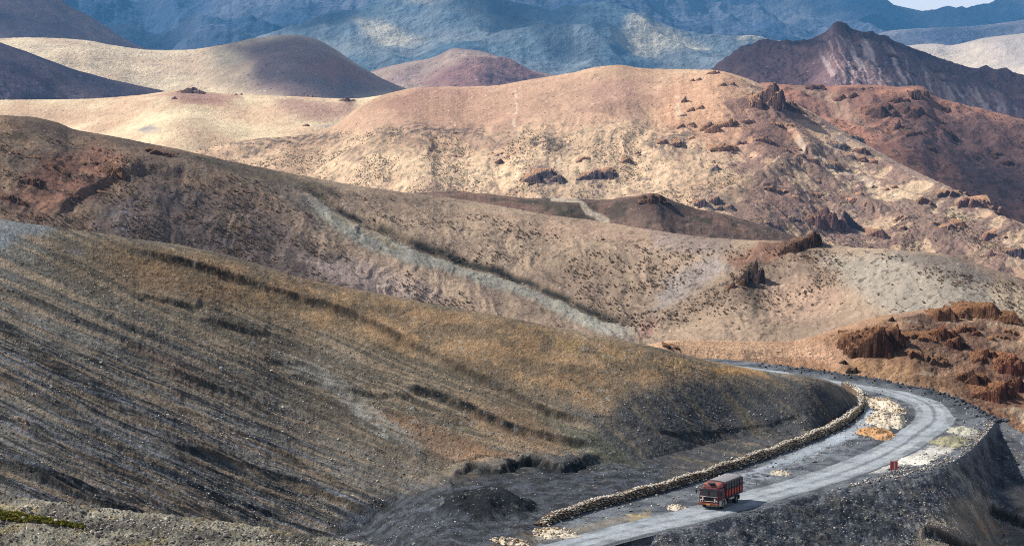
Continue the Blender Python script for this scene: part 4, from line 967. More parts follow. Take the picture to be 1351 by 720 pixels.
def outcrop(key, px, py, wpx, hpx, colour, label, n=4, lean=22, seed=0, name='rock_outcrop', cat='rock outcrop', group=None):
    """beds of rock that rise out of the slope behind and break off in a ragged face"""
    rnd = random.Random(seed * 977 + int(px) * 31 + int(py))
    p = spot(key, px, py + hpx * .40); m = p.y / F
    w_, h_ = wpx * m, hpx * m
    tx, ty = slope_at(key, p)
    N = 64 if wpx > 18 else 40 if wpx > 11 else 22
    gx = np.linspace(-.85, .85, int(N * 1.2)) * w_; gy = np.linspace(-.6, 1.5, N) * w_ * .8
    X, Y = np.meshgrid(gx, gy); sd = rnd.random() * 90
    wx = .12 * w_ * fbm(X / (w_ * .3) + sd, Y / (w_ * .3), 4, 3, .55); wy = .10 * w_ * fbm(X / (w_ * .5) - sd, Y / (w_ * .3), 3, 5, .4)
    Zf = np.full(X.shape, -1e3)
    sg = 1 if lean >= 0 else -1; steep = min(abs(lean), 60) / 60
    for i in range(max(1, n)):
        u = 0 if n == 1 else (i / (n - 1) - .5) + rnd.uniform(-.12, .12)
        cx, cy = u * w_ * .72, rnd.uniform(-.12, .35) * w_ * (0 if n == 1 else 1)
        wi = w_ * (1.0 if n == 1 else rnd.uniform(.5, .85)); hi = h_ * (1.0 if n == 1 else rnd.uniform(.6, 1.0) * (1 - .5 * abs(u) * 1.3))
        U = ((X + wx - cx) / wi) * sg; V_ = (Y + wy - cy) / wi + U * .25
        peak = .15 + .25 * steep
        prof = np.where(U < peak, np.clip((U + .62) / (peak + .62), 0, 1) ** .85, np.clip(1 - (U - peak) / (.10 + .25 * (1 - steep)), 0, 1) ** .6)
        front = np.clip((V_ + .14) / .05, 0, 1); bk = np.clip(1 - np.maximum(V_, 0) / 1.0, 0, 1) ** .8
        Zi = hi * 1.15 * prof * front * bk
        Zf = np.maximum(Zf, np.where(Zi > 0, Zi, -1e3))
    on = Zf > 0; Zf = np.where(on, Zf, 0)
    # bedding steps and cracks
    st = h_ * .16; q = (Zf + .35 * X * sg * steep) / st; Zs = Zf - st * .45 * (ss(.35, .65, q - np.floor(q)) - .5) * (Zf > st * .4)
    Zs += h_ * .10 * ridge((X + Y * .4) / (w_ * .22) + sd, Y / (w_ * .15), 4, 9) * ss(0, h_ * .3, Zf) - h_ * .05
    grd = tx * X + ty * Y
    V = np.stack([X + .03 * w_ * fbm(X / (w_ * .08), Y / (w_ * .08) + sd, 2, 11), Y, grd + np.where(on, Zs, 0) - h_ * .07], -1)
    nr, nc = X.shape; idx = np.arange(nr * nc).reshape(nr, nc)
    qd = np.stack([idx[:-1, :-1], idx[:-1, 1:], idx[1:, 1:], idx[1:, :-1]], -1).reshape(-1, 4)
    keep = on.reshape(-1)[qd].any(1); qd = qd[keep]
    tri = np.vstack([qd[:, :3], qd[:, [0, 2, 3]]])
    used = np.unique(tri); rm = np.zeros(nr * nc, int); rm[used] = np.arange(len(used))
    e = 1.6 * w_ / N
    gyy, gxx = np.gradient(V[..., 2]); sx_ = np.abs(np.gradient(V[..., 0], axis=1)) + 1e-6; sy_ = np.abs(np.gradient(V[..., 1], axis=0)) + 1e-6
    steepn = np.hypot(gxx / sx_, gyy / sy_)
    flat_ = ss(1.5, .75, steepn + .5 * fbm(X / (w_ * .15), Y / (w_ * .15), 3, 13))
    rk = np.broadcast_to(srgb(*colour) * .62, X.shape + (3,)); rk = mix(rk, srgb(*colour) * .3, ss(.0, .3, fbm(X / (w_ * .35) + sd, (V[..., 2] - .4 * sg * X) / (h_ * .13), 3, 15)) * .8)  # rock darkened further: shade of the broken faces is put into the colour
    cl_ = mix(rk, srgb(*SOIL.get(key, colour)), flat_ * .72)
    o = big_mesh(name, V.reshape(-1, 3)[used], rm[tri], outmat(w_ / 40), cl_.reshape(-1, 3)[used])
    o.location = p
    tag(o, label, cat, group)
    return o
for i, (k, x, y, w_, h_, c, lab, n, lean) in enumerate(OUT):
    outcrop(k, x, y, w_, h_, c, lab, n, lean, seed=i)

def crags(key, n, area, seed, wr_, hr, cols, label, group, lean=(8, 36)):
    rnd = random.Random(seed); k = 0
    xs = [a for a, b in area]; ys = [b for a, b in area]
    while k < n:
        x, y = rnd.uniform(min(xs), max(xs)), rnd.uniform(min(ys), max(ys))
        if poly(np.array([x]), np.array([y]), area, 1)[0] < .6: continue
        if any(abs(x - o_[1]) < o_[3] * .6 + 5 and abs(y - o_[2]) < o_[4] + 4 for o_ in OUT): continue
        w_ = wr_[0] + (wr_[1] - wr_[0]) * rnd.random() ** 2
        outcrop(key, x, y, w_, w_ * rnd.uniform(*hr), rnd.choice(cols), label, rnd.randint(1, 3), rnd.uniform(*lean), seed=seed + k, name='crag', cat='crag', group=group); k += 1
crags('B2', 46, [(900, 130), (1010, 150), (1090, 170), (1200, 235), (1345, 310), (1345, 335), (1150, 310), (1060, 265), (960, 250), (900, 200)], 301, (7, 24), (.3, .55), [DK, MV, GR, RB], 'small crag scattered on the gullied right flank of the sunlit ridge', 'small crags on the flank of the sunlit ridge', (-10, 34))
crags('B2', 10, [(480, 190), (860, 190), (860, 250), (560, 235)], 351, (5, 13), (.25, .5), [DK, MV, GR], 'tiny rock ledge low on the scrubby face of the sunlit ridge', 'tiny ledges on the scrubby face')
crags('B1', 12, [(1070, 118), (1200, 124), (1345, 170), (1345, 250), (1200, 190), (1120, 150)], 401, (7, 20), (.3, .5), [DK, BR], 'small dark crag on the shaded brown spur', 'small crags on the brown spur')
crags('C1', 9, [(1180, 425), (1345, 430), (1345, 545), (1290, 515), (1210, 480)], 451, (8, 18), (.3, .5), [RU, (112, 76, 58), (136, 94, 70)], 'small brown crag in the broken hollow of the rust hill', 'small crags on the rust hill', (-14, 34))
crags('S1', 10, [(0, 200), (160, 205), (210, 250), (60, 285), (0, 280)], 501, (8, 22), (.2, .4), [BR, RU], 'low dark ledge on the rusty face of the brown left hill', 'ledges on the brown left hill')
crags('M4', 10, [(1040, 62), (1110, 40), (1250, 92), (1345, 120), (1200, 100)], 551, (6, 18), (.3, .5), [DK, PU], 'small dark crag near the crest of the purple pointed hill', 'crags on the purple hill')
def scatter_pts(key, n, mask, seed, y0=-1e9, y1=1e9):
    """random places on a slope where mask(px, py, X, Y) is high (weights)"""
    g = SURF[key]; r = np.random.default_rng(seed)
    out = []
    nb = g.nb
    px = g.px[nb:]; py = g.py2[nb:]; X = g.X[nb:]; Y = g.Y[nb:]; Z = g.Z[nb:]
    wgt = mask(px, py, X, Y) * (py > y0) * (py < y1) * (px > -60) * (px < 1420)
    p = np.clip(wgt, 0, None).reshape(-1); p = p / p.sum()
    idx = r.choice(p.size, n, p=p, replace=False)
    return np.stack([X.reshape(-1)[idx], Y.reshape(-1)[idx], Z.reshape(-1)[idx]], -1), px.reshape(-1)[idx], py.reshape(-1)[idx]
def lump_field(name, pts, size, variants, m, colr, rnd, flat=.6, sink=.25, kind='stuff', label=None):
    Vs, Fs, Cs, off = [], [], [], 0
    for i, p in enumerate(pts):
        V, Fc = variants[i % len(variants)]; a = rnd.random() * 6.28; s = size[i]
        ca, sa = math.cos(a), math.sin(a)
        R = np.array([[ca, -sa, 0], [sa, ca, 0], [0, 0, 1]])
        v = (V * np.array([s * rnd.uniform(.8, 1.3), s, s * flat * rnd.uniform(.7, 1.2)])) @ R.T + p + np.array([0, 0, s * flat * (.5 - sink)])
        Vs.append(v); Fs.append(Fc + off); off += len(v); Cs.append(np.broadcast_to(colr[i], v.shape))
    o = big_mesh(name, np.vstack(Vs), np.vstack(Fs), m, np.vstack(Cs)); o['kind'] = kind
    if label: o['label'] = label
    return o
RR = random.Random(5)
STONES = [hull_rock(RR, 9, 0) for i in range(8)]
BLOCKS = [hull_rock(RR, 14, 1, .06, .8) for i in range(8)]
def tuft_shape(rnd, n=26):
    """a low cushion of twigs and leaf faces"""
    V, Fc = [], []
    for i in range(n):
        a = rnd.random() * 6.28; el = rnd.uniform(.1, 1.4); d = np.array([math.cos(a) * math.cos(el), math.sin(a) * math.cos(el), math.sin(el) * .8])
        c = d * rnd.uniform(.15, .42); t = np.array([-math.sin(a), math.cos(a), 0]) * rnd.uniform(.06, .14); k = d * rnd.uniform(.12, .22) + np.array([0, 0, .05])
        b = len(V); V += [c - t, c + t, c + k + t * .3, c + k - t * .5]; Fc += [[b, b + 1, b + 2], [b, b + 2, b + 3]]
    V2, F2 = hull_rock(rnd, 12, 0); b = len(V); V += [v * np.array([.75, .75, .55]) for v in V2]; Fc += [list(f + b) for f in F2]
    return np.array(V), np.array(Fc)
TUFTS = [tuft_shape(RR) for i in range(6)]
m_attr = terrain_mat('scattered_stone', .08, .4, .25)
m_leaf = terrain_mat('scrub_leaf', .25, .3, .3)

# scrub: the 300 largest cushions one by one, the rest as ground cover
def mask_s1(px, py, X, Y):
    n = fbm(X / 22, Y / 22, 4, 142); f = ss(-.2, .3, n) ** 1.6 + .03
    m = f * ss(4, 14, py - curve([(0, 160), (300, 222), (600, 270), (900, 318), (1070, 318), (1351, 360)], px))
    gul = py - gul_y(px)
    m *= 1 - ss(0, 5, gul) * ss(45, 30, gul) * ss(395, 430, px) * .97
    m *= 1 - poly(px, py, [(1100, 330), (1160, 335), (1230, 370), (1351, 410), (1351, 470), (1000, 480), (1080, 420), (1110, 370)], 10) * .9
    hol = poly(px, py, [(130, 300), (200, 250), (330, 270), (420, 330), (470, 350), (400, 380), (140, 330)], 10)
    return m + hol * .8 * ss(-.4, .2, n)
pts, px_, py_ = scatter_pts('S1', 15000, mask_s1, 31, 150, 470)
rs = np.random.default_rng(9); size = .28 + 1.1 * rs.random(len(pts)) ** 3
app = size / pts[:, 1]; order = np.argsort(-app)
SHC = np.array([srgb(134, 114, 90), srgb(148, 124, 98), srgb(122, 112, 84), srgb(154, 126, 106)])
colr = SHC[rs.integers(0, 4, len(pts))]
top, rest = order[:300], order[300:]
shr = []
for v in range(6):
    V, Fc = TUFTS[v]
    o = big_mesh('cushion_shrub', V, Fc, m_leaf, np.broadcast_to(SHC[v % 4], V.shape)); shr.append(o)
    COL.objects.unlink(o)
for i, j in enumerate(top):
    o = shr[i % 6].copy(); COL.objects.link(o); o.location = pts[j] + np.array([0, 0, -.05]); s = size[j] * 1.05; o.scale = (s * 1.3, s, s * .75); o.rotation_euler = (0, 0, RR.random() * 6.28)
    tag(o, 'dark low cushion shrub dotted on the mauve-brown hillside behind the near spur', 'shrub', 'cushion shrubs on the shrubby hillside')
lump_field('scrub_cover', pts[rest], size[rest] * 1.1, TUFTS, m_leaf, colr[rest], RR, .7, .2, label='dark scrub dotted over the middle hillside')
def mask_b2(px, py, X, Y):
    g = G(); g.px, g.py, g.X, g.Y = px, py, X, Y
    return scrub(g) * (ss(-.15, .3, fbm(X / 40, Y / 60, 4, 104)) + .04)
pts, px_, py_ = scatter_pts('B2', 16000, mask_b2, 32, 100, 340)
size = .7 + 1.3 * rs.random(len(pts)) ** 2
colr = np.array([srgb(158, 138, 100), srgb(136, 118, 92), srgb(172, 152, 112), srgb(120, 102, 86)])[rs.integers(0, 4, len(pts))]
lump_field('scrub_vegetation', pts, size, TUFTS, m_leaf, colr, RR, .7, .2, label='fine scrub speckling the lower face of the sunlit ridge')
pts, px_, py_ = scatter_pts('B1', 1500, lambda px, py, X, Y: ss(.05, .3, fbm(X / 50, Y / 50, 4, 96)) * ss(10, 40, py - 120), 33, 100, 300)
lump_field('scrub_vegetation', pts, 1.0 + 2 * rs.random(len(pts)) ** 2, TUFTS, m_leaf, SHC[rs.integers(0, 4, len(pts))], RR, .7, .2, label='dark scrub on the brown spur')

# loose stones on the near slopes
SC = np.array([srgb(176, 170, 158), srgb(150, 142, 130), srgb(128, 120, 112), srgb(104, 102, 104), srgb(196, 190, 180), srgb(84, 84, 88), srgb(160, 138, 116)])
def stones(key, n, mask, seed, lo, hi, pale, label, pw=3):
    pts, a, b = scatter_pts(key, n, mask, seed); r = np.random.default_rng(seed)
    size = lo + (hi - lo) * r.random(n) ** pw
    pr = np.array([pale, .8, 1, 1, pale, 1, .8]); pr = pr / pr.sum()
    c = SC[r.choice(7, n, p=pr)]
    lump_field('gravel', pts, size, STONES, m_attr, c, RR, .7, .3, label=label)
def msp(px, py, X, Y): return (.12 + ss(-.1, .4, fbm(X / 6, Y / 6, 4, 301))) * ss(3, 30, py - curve([(0, 292), (400, 370), (850, 458), (1142, 538)], px)) * ss(-.0, 10, curve([(560, 760), (760, 668), (900, 630), (1142, 545)], px) - py) * (1 - .85 * poly(px, py, [(200, 330), (560, 398), (1000, 488), (860, 520), (560, 480), (300, 410)], 14)) * (.3 + .7 * ss(700, 400, px))
stones('F1', 16000, msp, 41, .07, .36, 1.3, 'loose grey and pale stones strewn over the near hillside', 4)
stones('F0', 7000, lambda px, py, X, Y: np.ones(px.shape) * ss(-1, 3, py - 640), 42, .07, .34, 2.2, 'rubble covering the near bench', 3)
stones('F2', 5500, lambda px, py, X, Y: (.25 + ss(0, .35, fbm(X / 5, Y / 5, 3, 302)) + 2.5 * poly(px, py, [(1190, 700), (1230, 650), (1270, 625), (1351, 690), (1300, 760), (1180, 760)], 14)) * (py < 745), 43, .06, .32, 1.8, 'broken grey and pale stones on the embankment', 3)
def mbn(px, py, X, Y):
    sh = np.minimum(np.abs(py - curve(EDGE, px)), 30) / 10
    rd = ((py < curve([(640, 734), (760, 700), (900, 664), (1050, 624), (1185, 562), (1207, 548)], px)) | (py > curve([(700, 756), (850, 712), (1000, 674), (1140, 632), (1240, 582), (1262, 552)], px)))
    up = py > curve([(560, 760), (600, 742), (700, 705), (800, 672), (900, 645), (1000, 612), (1120, 562), (1150, 540)], px)
    return (np.exp(-sh ** 2) * 2.2 + .35) * rd * (up | (px > 1150)) * (px < 1316)
stones('BENCH', 3000, mbn, 44, .08, .5, 1.6, 'loose stones along the road shoulder', 3)
# dark blocks tipped along the far lip of the road
def mlip(px, py, X, Y): return np.exp(-((py - curve(FARL, px) - 4) / 3) ** 2) * ss(985, 1010, px)
pts, a, b = scatter_pts('BENCH', 700, mlip, 45); lump_field('rubble', pts, .2 + .6 * rs.random(700) ** 2, STONES, m_attr, np.array([srgb(74, 78, 84), srgb(58, 60, 64), srgb(92, 96, 102)])[rs.integers(0, 3, 700)], RR, .8, .3, label='dark shale tipped along the far lip of the road')
# individual boulders
bsrc = []
for v in range(8):
    V, Fc = hull_rock(RR, 13, 2, .05)
    o = big_mesh('stone', V, Fc, mat('stone_surface', [(176, 168, 152), (150, 142, 130), (188, 180, 166), (120, 116, 112)][v % 4], .95, noise=.3, nscale=5, spec=.1)); bsrc.append(o); COL.objects.unlink(o)
def boulders(key, n, mask, seed, lo, hi, label, group, name='stone', cat='stone', pw=2):
    pts, a, b = scatter_pts(key, n, mask, seed)
    for i, p in enumerate(pts):
        s = lo + (hi - lo) * RR.random() ** pw
        o = bsrc[RR.randrange(8)].copy(); o.name = name; COL.objects.link(o); o.location = p + np.array([0, 0, s * .15]); o.scale = (s * RR.uniform(.9, 1.4), s, s * RR.uniform(.5, .85)); o.rotation_euler = (RR.uniform(-.3, .3), RR.uniform(-.3, .3), RR.random() * 6.28)
        tag(o, label, cat, group)
boulders('F0', 80, lambda px, py, X, Y: ss(2, 10, py - curve([(0, 652), (450, 712), (600, 745)], px)) * (py < 716), 51, .28, .6, 'pale angular stone lying on the near rubble bench at the bottom', 'stones on the near bench')
boulders('F1', 60, msp, 52, .35, .65, 'pale stone lodged on the streaked grey near hillside', 'stones on the near hillside')
boulders('F2', 60, lambda px, py, X, Y: ((py < 716) * (.4 + 1.5 * (px > 1180)) * (px > 740)), 53, .3, .6, 'stone on the steep embankment below the road', 'stones on the embankment')
boulders('BENCH', 60, lambda px, py, X, Y: mbn(px, py, X, Y) * (px > 830), 54, .3, .65, 'loose stone on the road shoulder', 'stones along the road shoulder')

# ------------------------------------------------------------------ mossy grass on the bench
def grassm(px, py, X, Y): return ss(7, 3, np.abs(py - curve([(-60, 676), (0, 680), (50, 686), (105, 695)], px)) * (1 + np.maximum(px - 20, 0) / 60)) * (px < 110)
pts, a, b = scatter_pts('F0', 2600, grassm, 61)
lump_field('grass', pts, .14 + .16 * rs.random(2600), TUFTS, m_leaf, np.array([srgb(128, 120, 40), srgb(100, 104, 40), srgb(146, 132, 52), srgb(80, 84, 36)])[rs.integers(0, 4, 2600)], RR, .9, .1, label='yellow-green moss and grass strip on the near rubble bench')

# ------------------------------------------------------------------ dry-stone retaining wall
WALL = [(716, 694), (740, 686), (780, 673), (820, 662), (860, 652), (900, 641), (950, 625), (1000, 608), (1040, 594), (1080, 578), (1112, 563), (1132, 547), (1141, 532), (1136, 521), (1120, 512)]
wp = np.array([onz(x, y, 0)[:2] for x, y in WALL]); wp = resample(wp, 400)
seg = np.linalg.norm(np.diff(wp, axis=0), axis=1); s_ = np.concatenate([[0], np.cumsum(seg)]); WL = s_[-1]
def wat(s):
    x = np.interp(s, s_, wp[:, 0]); y = np.interp(s, s_, wp[:, 1]); e = .4
    dx = np.interp(s + e, s_, wp[:, 0]) - np.interp(s - e, s_, wp[:, 0]); dy = np.interp(s + e, s_, wp[:, 1]) - np.interp(s - e, s_, wp[:, 1]); L = math.hypot(dx, dy)
    return np.array([x, y]), np.array([dx, dy]) / L, np.array([-dy, dx]) / L     # point, tangent, normal away from the road
Vs, Fs, Cs, off = [], [], [], 0
WC = [srgb(164, 144, 120), srgb(142, 120, 96), srgb(178, 160, 136), srgb(118, 100, 82), srgb(148, 110, 84), srgb(176, 164, 146)]
WT = [srgb(204, 196, 182), srgb(186, 178, 162), srgb(216, 208, 194), srgb(170, 160, 144)]
def put(c, sx, sy, sz, tdir, col):
    global off
    col = np.asarray(col) * .55 + np.asarray(srgb(166, 148, 122) if col[0] < .38 else srgb(222, 212, 192)) * .45
    V, Fc = RR.choice(BLOCKS); V = V * np.array([sx, sy, sz]) * RR.uniform(1.08, 1.36)
    V = V @ rotm('X', RR.uniform(-.07, .07)).T @ rotm('Y', RR.uniform(-.07, .07)).T @ rotm('Z', math.atan2(tdir[1], tdir[0]) + RR.uniform(-.12, .12)).T
    Vs.append(V + c); Fs.append(Fc + off); off += len(V); Cs.append(np.broadcast_to(col, V.shape))
s = 0.0
HW, TW = .9, 1.5
def tp(s): return min(1, .25 + s / 5.0)
z = .05; row = 0
while z < HW:
    hh = RR.uniform(.18, .28); s = RR.random() * .4
    while s < WL - .2:
        l = RR.uniform(.25, .8); p, t, n = wat(s + l / 2); k = 1 + .10 * math.sin(s * .7) + .06 * math.sin(s * 2.3)
        put(np.array([*(p + n * (.12 * z + .12 + RR.uniform(-.12, .07))), (z + hh / 2) * k * tp(s)]), l, .45, hh, t, RR.choice(WC)); s += l
    z += hh
for j in range(3):
    s = RR.random() * .4
    while s < WL - .2:
        l = RR.uniform(.15, .42); p, t, n = wat(s + l / 2); k = 1 + .10 * math.sin(s * .7)
        put(np.array([*(p + n * (.3 + j * .3 + RR.uniform(-.15, .1))), HW * k * tp(s) + RR.uniform(-.12, .1) - .03 * j]), l, .34, .2, t, RR.choice(WT)); s += l
for i in range(140):      # stones fallen at its foot
    s = RR.random() * (WL - 1); p, t, n = wat(s); q_ = RR.uniform(.12, .4); put(np.array([*(p - n * abs(RR.gauss(0, .55))), q_ * .3]), q_, q_ * .8, q_ * .7, t, RR.choice(WC + WT))
# rubble core behind the face
cs = np.linspace(0, WL, 300)
cor = []
for s in cs:
    p, t, n = wat(s); k = 1 + .10 * math.sin(s * .7)
    cor.append([[*(p + n * .3), -.6], [*(p + n * .35), HW * k * tp(s) - .05], [*(p + n * 1.15), HW * k * tp(s) - .05], [*(p + n * 1.3), -.8]])
cor = np.array(cor); b = off
ci = []
for i in range(299):
    for j in range(4):
        a0, a1 = b + i * 4 + j, b + i * 4 + (j + 1) % 4; ci += [[a0, a1, a1 + 4], [a0, a1 + 4, a0 + 4]]
ci += [[b, b + 1, b + 2], [b, b + 2, b + 3]]
Vs.append(cor.reshape(-1, 3)); Fs.append(np.array(ci)); Cs.append(np.broadcast_to(srgb(96, 80, 62), (1200, 3)))
m_wall = terrain_mat('dry_stone', .10, .7, .3)
tag(big_mesh('stone_wall', np.vstack(Vs), np.vstack(Fs), m_wall, np.vstack(Cs)), 'long dry-stone retaining wall curving along the foot of the near hillside', 'wall')

# ------------------------------------------------------------------ heaps beside the road
def heap(name, px, py, rx, ry, h, cols, n, label, ssize=(.15, .5), cat='heap', m_base=None, rot=0, seed=0):
    r = random.Random(seed + 5); c = onz(px, py, 0)
    N = 40; V = []; Fc = []
    for i in range(N + 1):
        for j in range(N + 1):
            x, y = (i / N - .5) * 2.2, (j / N - .5) * 2.2; q = math.hypot(x, y)
            V.append([x * rx, y * ry, 0])
    V = np.array(V); q = np.hypot(V[:, 0] / rx, V[:, 1] / ry)
    q0 = q.copy(); q = q + .75 * fbm(V[:, 0] / (rx * .6) + seed * 3.7, V[:, 1] / (ry * .6), 4, 7)
    V[:, 2] = h * np.clip(1 - q, 0, 1) ** .8 * (q0 < 1.08) * (1 + .3 * fbm(V[:, 0] / .6, V[:, 1] / .6, 3, 8)) - .12
    f = [[a, a + 1, a + N + 2] for i in range(N) for a in range(i * (N + 1), i * (N + 1) + N)] + [[a, a + N + 2, a + N + 1] for i in range(N) for a in range(i * (N + 1), i * (N + 1) + N)]
    f = [t[::-1] for t in f]
    f = [t for t in f if max(V[t[0], 2], V[t[1], 2], V[t[2], 2]) > -.115]
    C = np.broadcast_to(cols[0], V.shape).copy()
    Vs, Fs, Cs, off = [V], [np.array(f)], [C], len(V)
    for i in range(n):
        a = r.random() * 6.28; d = r.random() ** .6; x, y = math.cos(a) * d, math.sin(a) * d
        k = int(np.argmin((V[:, 0] / rx - x) ** 2 + (V[:, 1] / ry - y) ** 2)); s = ssize[0] + (ssize[1] - ssize[0]) * r.random() ** 2
        Sv, Sf = STONES[r.randrange(8)]; v = Sv * s * np.array([1.2, 1, .8]) @ rotm('Z', r.random() * 6).T + V[k] + np.array([0, 0, s * .25])
        Vs.append(v); Fs.append(Sf + off); off += len(v); Cs.append(np.broadcast_to(cols[r.randrange(len(cols))], v.shape))
    V = np.vstack(Vs) @ rotm('Z', rot).T
    o = big_mesh(name, V, np.vstack(Fs), m_attr, np.vstack(Cs)); o.location = (c[0], c[1], .0)
    tag(o, label, cat); return o
PL = [srgb(192, 180, 160), srgb(222, 206, 180), srgb(186, 160, 124), srgb(200, 170, 130), srgb(230, 218, 198)]
OR = [srgb(180, 140, 100), srgb(196, 158, 114), srgb(166, 124, 86), srgb(210, 186, 150)]
heap('rubble_heap', 1157, 534, 2.4, 7.5, 1.1, PL[:4] + OR[:2], 260, 'upper orange-and-cream stone heap inside the road bend, nearest the wall end', rot=.35, seed=1)
heap('rubble_heap', 1168, 554, 2.7, 7.5, 1.2, PL, 260, 'middle cream stone heap inside the road bend', rot=-.1, seed=2)
heap('rubble_heap', 1157, 573, 2.2, 4.0, 1.1, OR, 160, 'lower bright orange gravel heap inside the road bend', rot=.2, seed=3, ssize=(.1, .3))
heap('gravel_heap', 1268, 568, 2.0, 3.0, .7, [srgb(176, 172, 154), srgb(160, 156, 138), srgb(190, 186, 172)], 60, 'small grey gravel heap outside the bend near the shoulder corner', (.08, .2), seed=4)
heap('gravel_heap', 1252, 583, 2.6, 3.6, .8, [srgb(148, 142, 116), srgb(136, 130, 106), srgb(164, 160, 140)], 70, 'olive grey gravel heap beside the white spread outside the bend', (.08, .2), seed=5)
heap('sand_spread', 1203, 607, 3.6, 5.0, .22, [srgb(220, 214, 200), srgb(206, 200, 184), srgb(228, 224, 214)], 120, 'whitish sand spread on the outer shoulder behind the red sign', (.08, .25), rot=-.5, seed=6)
heap('stone_heap', 1030, 624, 1.3, 1.7, .45, PL, 50, 'low pinkish stone heap between the wall and the road, uphill of the truck', (.12, .35), seed=7)
heap('stone_heap', 893, 670, 1.1, 1.7, .5, PL, 45, 'small pale stone heap on the verge just ahead of the truck', (.12, .4), seed=8)
heap('stone_heap', 735, 704, 2.3, 3.0, .6, PL[:3] + [WC[0]], 130, 'cream rubble heap spilled at the lower end of the stone wall', (.15, .5), seed=9, rot=.6)
heap('stone_heap', 672, 720, 1.8, 3.0, .9, PL[:3] + [WC[0], WC[2]], 110, 'blocky pale stone heap at the bottom frame edge left of the road', (.2, .7), seed=10, rot=.6)
heap('soil_heap', 842, 680, 1.1, 1.8, .25, [srgb(150, 136, 104), srgb(138, 122, 92)], 12, 'flat patch of ochre soil dumped beside the road below the wall', (.08, .15), seed=11, rot=.9)

# ------------------------------------------------------------------ red and white sign
def bevel_box(bm, c, s, r=.02, rot=None):
    res = bmesh.ops.create_cube(bm, size=1.0); vs = res['verts']
    M = Matrix.Diagonal((*s, 1)); 
    if rot is not None: M = rot.to_4x4() @ M
    bmesh.ops.transform(bm, matrix=Matrix.Translation(c) @ M, verts=vs)
    if r > 0:
        es = {e for v in vs for e in v.link_edges}
        bmesh.ops.bevel(bm, geom=list(es), offset=r, segments=2, affect='EDGES', profile=.6)
def cyl(bm, c, r, d, axis='Y', seg=24, r2=None):
    M = Matrix.Translation(c) @ (Matrix.Rotation(math.pi / 2, 4, 'X') if axis == 'Y' else Matrix.Rotation(math.pi / 2, 4, 'Y') if axis == 'X' else Matrix.Identity(4))
    bmesh.ops.create_cone(bm, cap_ends=True, segments=seg, radius1=r, radius2=r if r2 is None else r2, depth=d, matrix=M)
def obj(name, bm, m, parent=None, label=None, smooth=False):
    me = bpy.data.meshes.new(name); bm.normal_update(); bm.to_mesh(me); bm.free()
    for mm in (m if isinstance(m, list) else [m]): me.materials.append(mm)
    if smooth:
        for p in me.polygons: p.use_smooth = True
    o = bpy.data.objects.new(name, me); COL.objects.link(o)
    if parent: o.parent = parent
    if label: o['label'] = label
    return o
def empty(name, loc, rz, label, cat, group=None):
    o = bpy.data.objects.new(name, None); COL.objects.link(o); o.location = loc; o.rotation_euler = (0, 0, rz); o.empty_display_size = .5
    return tag(o, label, cat, group)
m_redp = mat('faded_red_paint', (196, 74, 70), .6, noise=.12, nscale=3); m_whp = mat('faded_white_paint', (222, 206, 196), .6, noise=.1, nscale=3); m_steel = mat('grey_steel', (120, 122, 124), .5, .6, noise=.2)
q = onz(1179, 625, 0)
sg = empty('road_sign', (q[0], q[1], -.02), .15, 'small red and white board on posts at the outer road edge', 'road sign')
for sx in (-.25, .25):
    bm = bmesh.new(); cyl(bm, (sx, 0, .75), .04, 1.5, 'Z', 12); obj('post', bm, m_steel, sg)
bm = bmesh.new(); bevel_box(bm, (0, -.06, 1.12), (.92, .05, 1.1), .015); bd = obj('board', bm, m_redp, sg)
bm = bmesh.new(); bevel_box(bm, (0.06, -.092, 1.05), (.17, .012, .8), .003); bevel_box(bm, (0, -.094, 1.58), (.84, .012, .12), .003); obj('stripe', bm, m_whp, bd)

# ------------------------------------------------------------------ the truck
m_red = mat('truck_red', (124, 24, 26), .5, noise=.22, nscale=2.5, spec=.4); m_dred = mat('cab_dark_red', (84, 20, 24), .45, noise=.2, nscale=3, spec=.5)
m_org = mat('orange_panel', (186, 64, 40), .55, noise=.2, nscale=4); m_tarp = mat('grey_tarpaulin', (140, 136, 136), .85, noise=.15, nscale=2, bump=.5)
m_tarp_shade = mat('tarpaulin_side_shaded', (104, 98, 98), .9, noise=.15, nscale=2, bump=.5)  # same canvas as the roof, darker: shade of the sides painted in
m_glass = mat('dark_glass', (16, 18, 22), .1, spec=.6); m_tyre = mat('tyre_rubber', (34, 33, 32), .9, noise=.2); m_rim = mat('dusty_rim', (150, 140, 122), .6, .2, noise=.2)
m_blk = mat('black_metal', (28, 28, 30), .6, noise=.2); m_wht = mat('dusty_white_paint', (196, 190, 184), .6, noise=.18, nscale=3); m_pink = mat('painted_cowl', (150, 88, 78), .5, noise=.3, nscale=4)
m_chr = mat('lamp_glass', (214, 206, 188), .2, spec=.6); m_tan = mat('bumper_paint', (124, 70, 52), .5, noise=.25, nscale=5); m_bag = mat('luggage_canvas', (56, 60, 62), .9, noise=.3, nscale=5); m_yel = mat('yellow_paint', (214, 160, 60), .5, noise=.2)
TPX = onz(946, 667, 0); HEAD = math.atan2(-math.cos(math.radians(29)), -math.sin(math.radians(29)))
tr = empty('truck', (TPX[0] + .4, TPX[1] + .4, .03), HEAD, 'red cargo truck with a grey tarpaulin driving down the gravel road', 'truck')
# local: +x forward, +y left, z up
bm = bmesh.new(); bevel_box(bm, (-.2, .42, .82), (6.0, .1, .2), .01); bevel_box(bm, (-.2, -.42, .82), (6.0, .1, .2), .01)
for x in (-2.8, -1.8, -.6, .6, 1.6): bevel_box(bm, (x, 0, .82), (.1, .8, .14), .01)
cyl(bm, (1.85, 0, .5), .08, 1.9); cyl(bm, (-1.85, 0, .5), .1, 1.7); cyl(bm, (-1.85, 0, .5), .24, .36)
obj('chassis', bm, m_blk, tr)
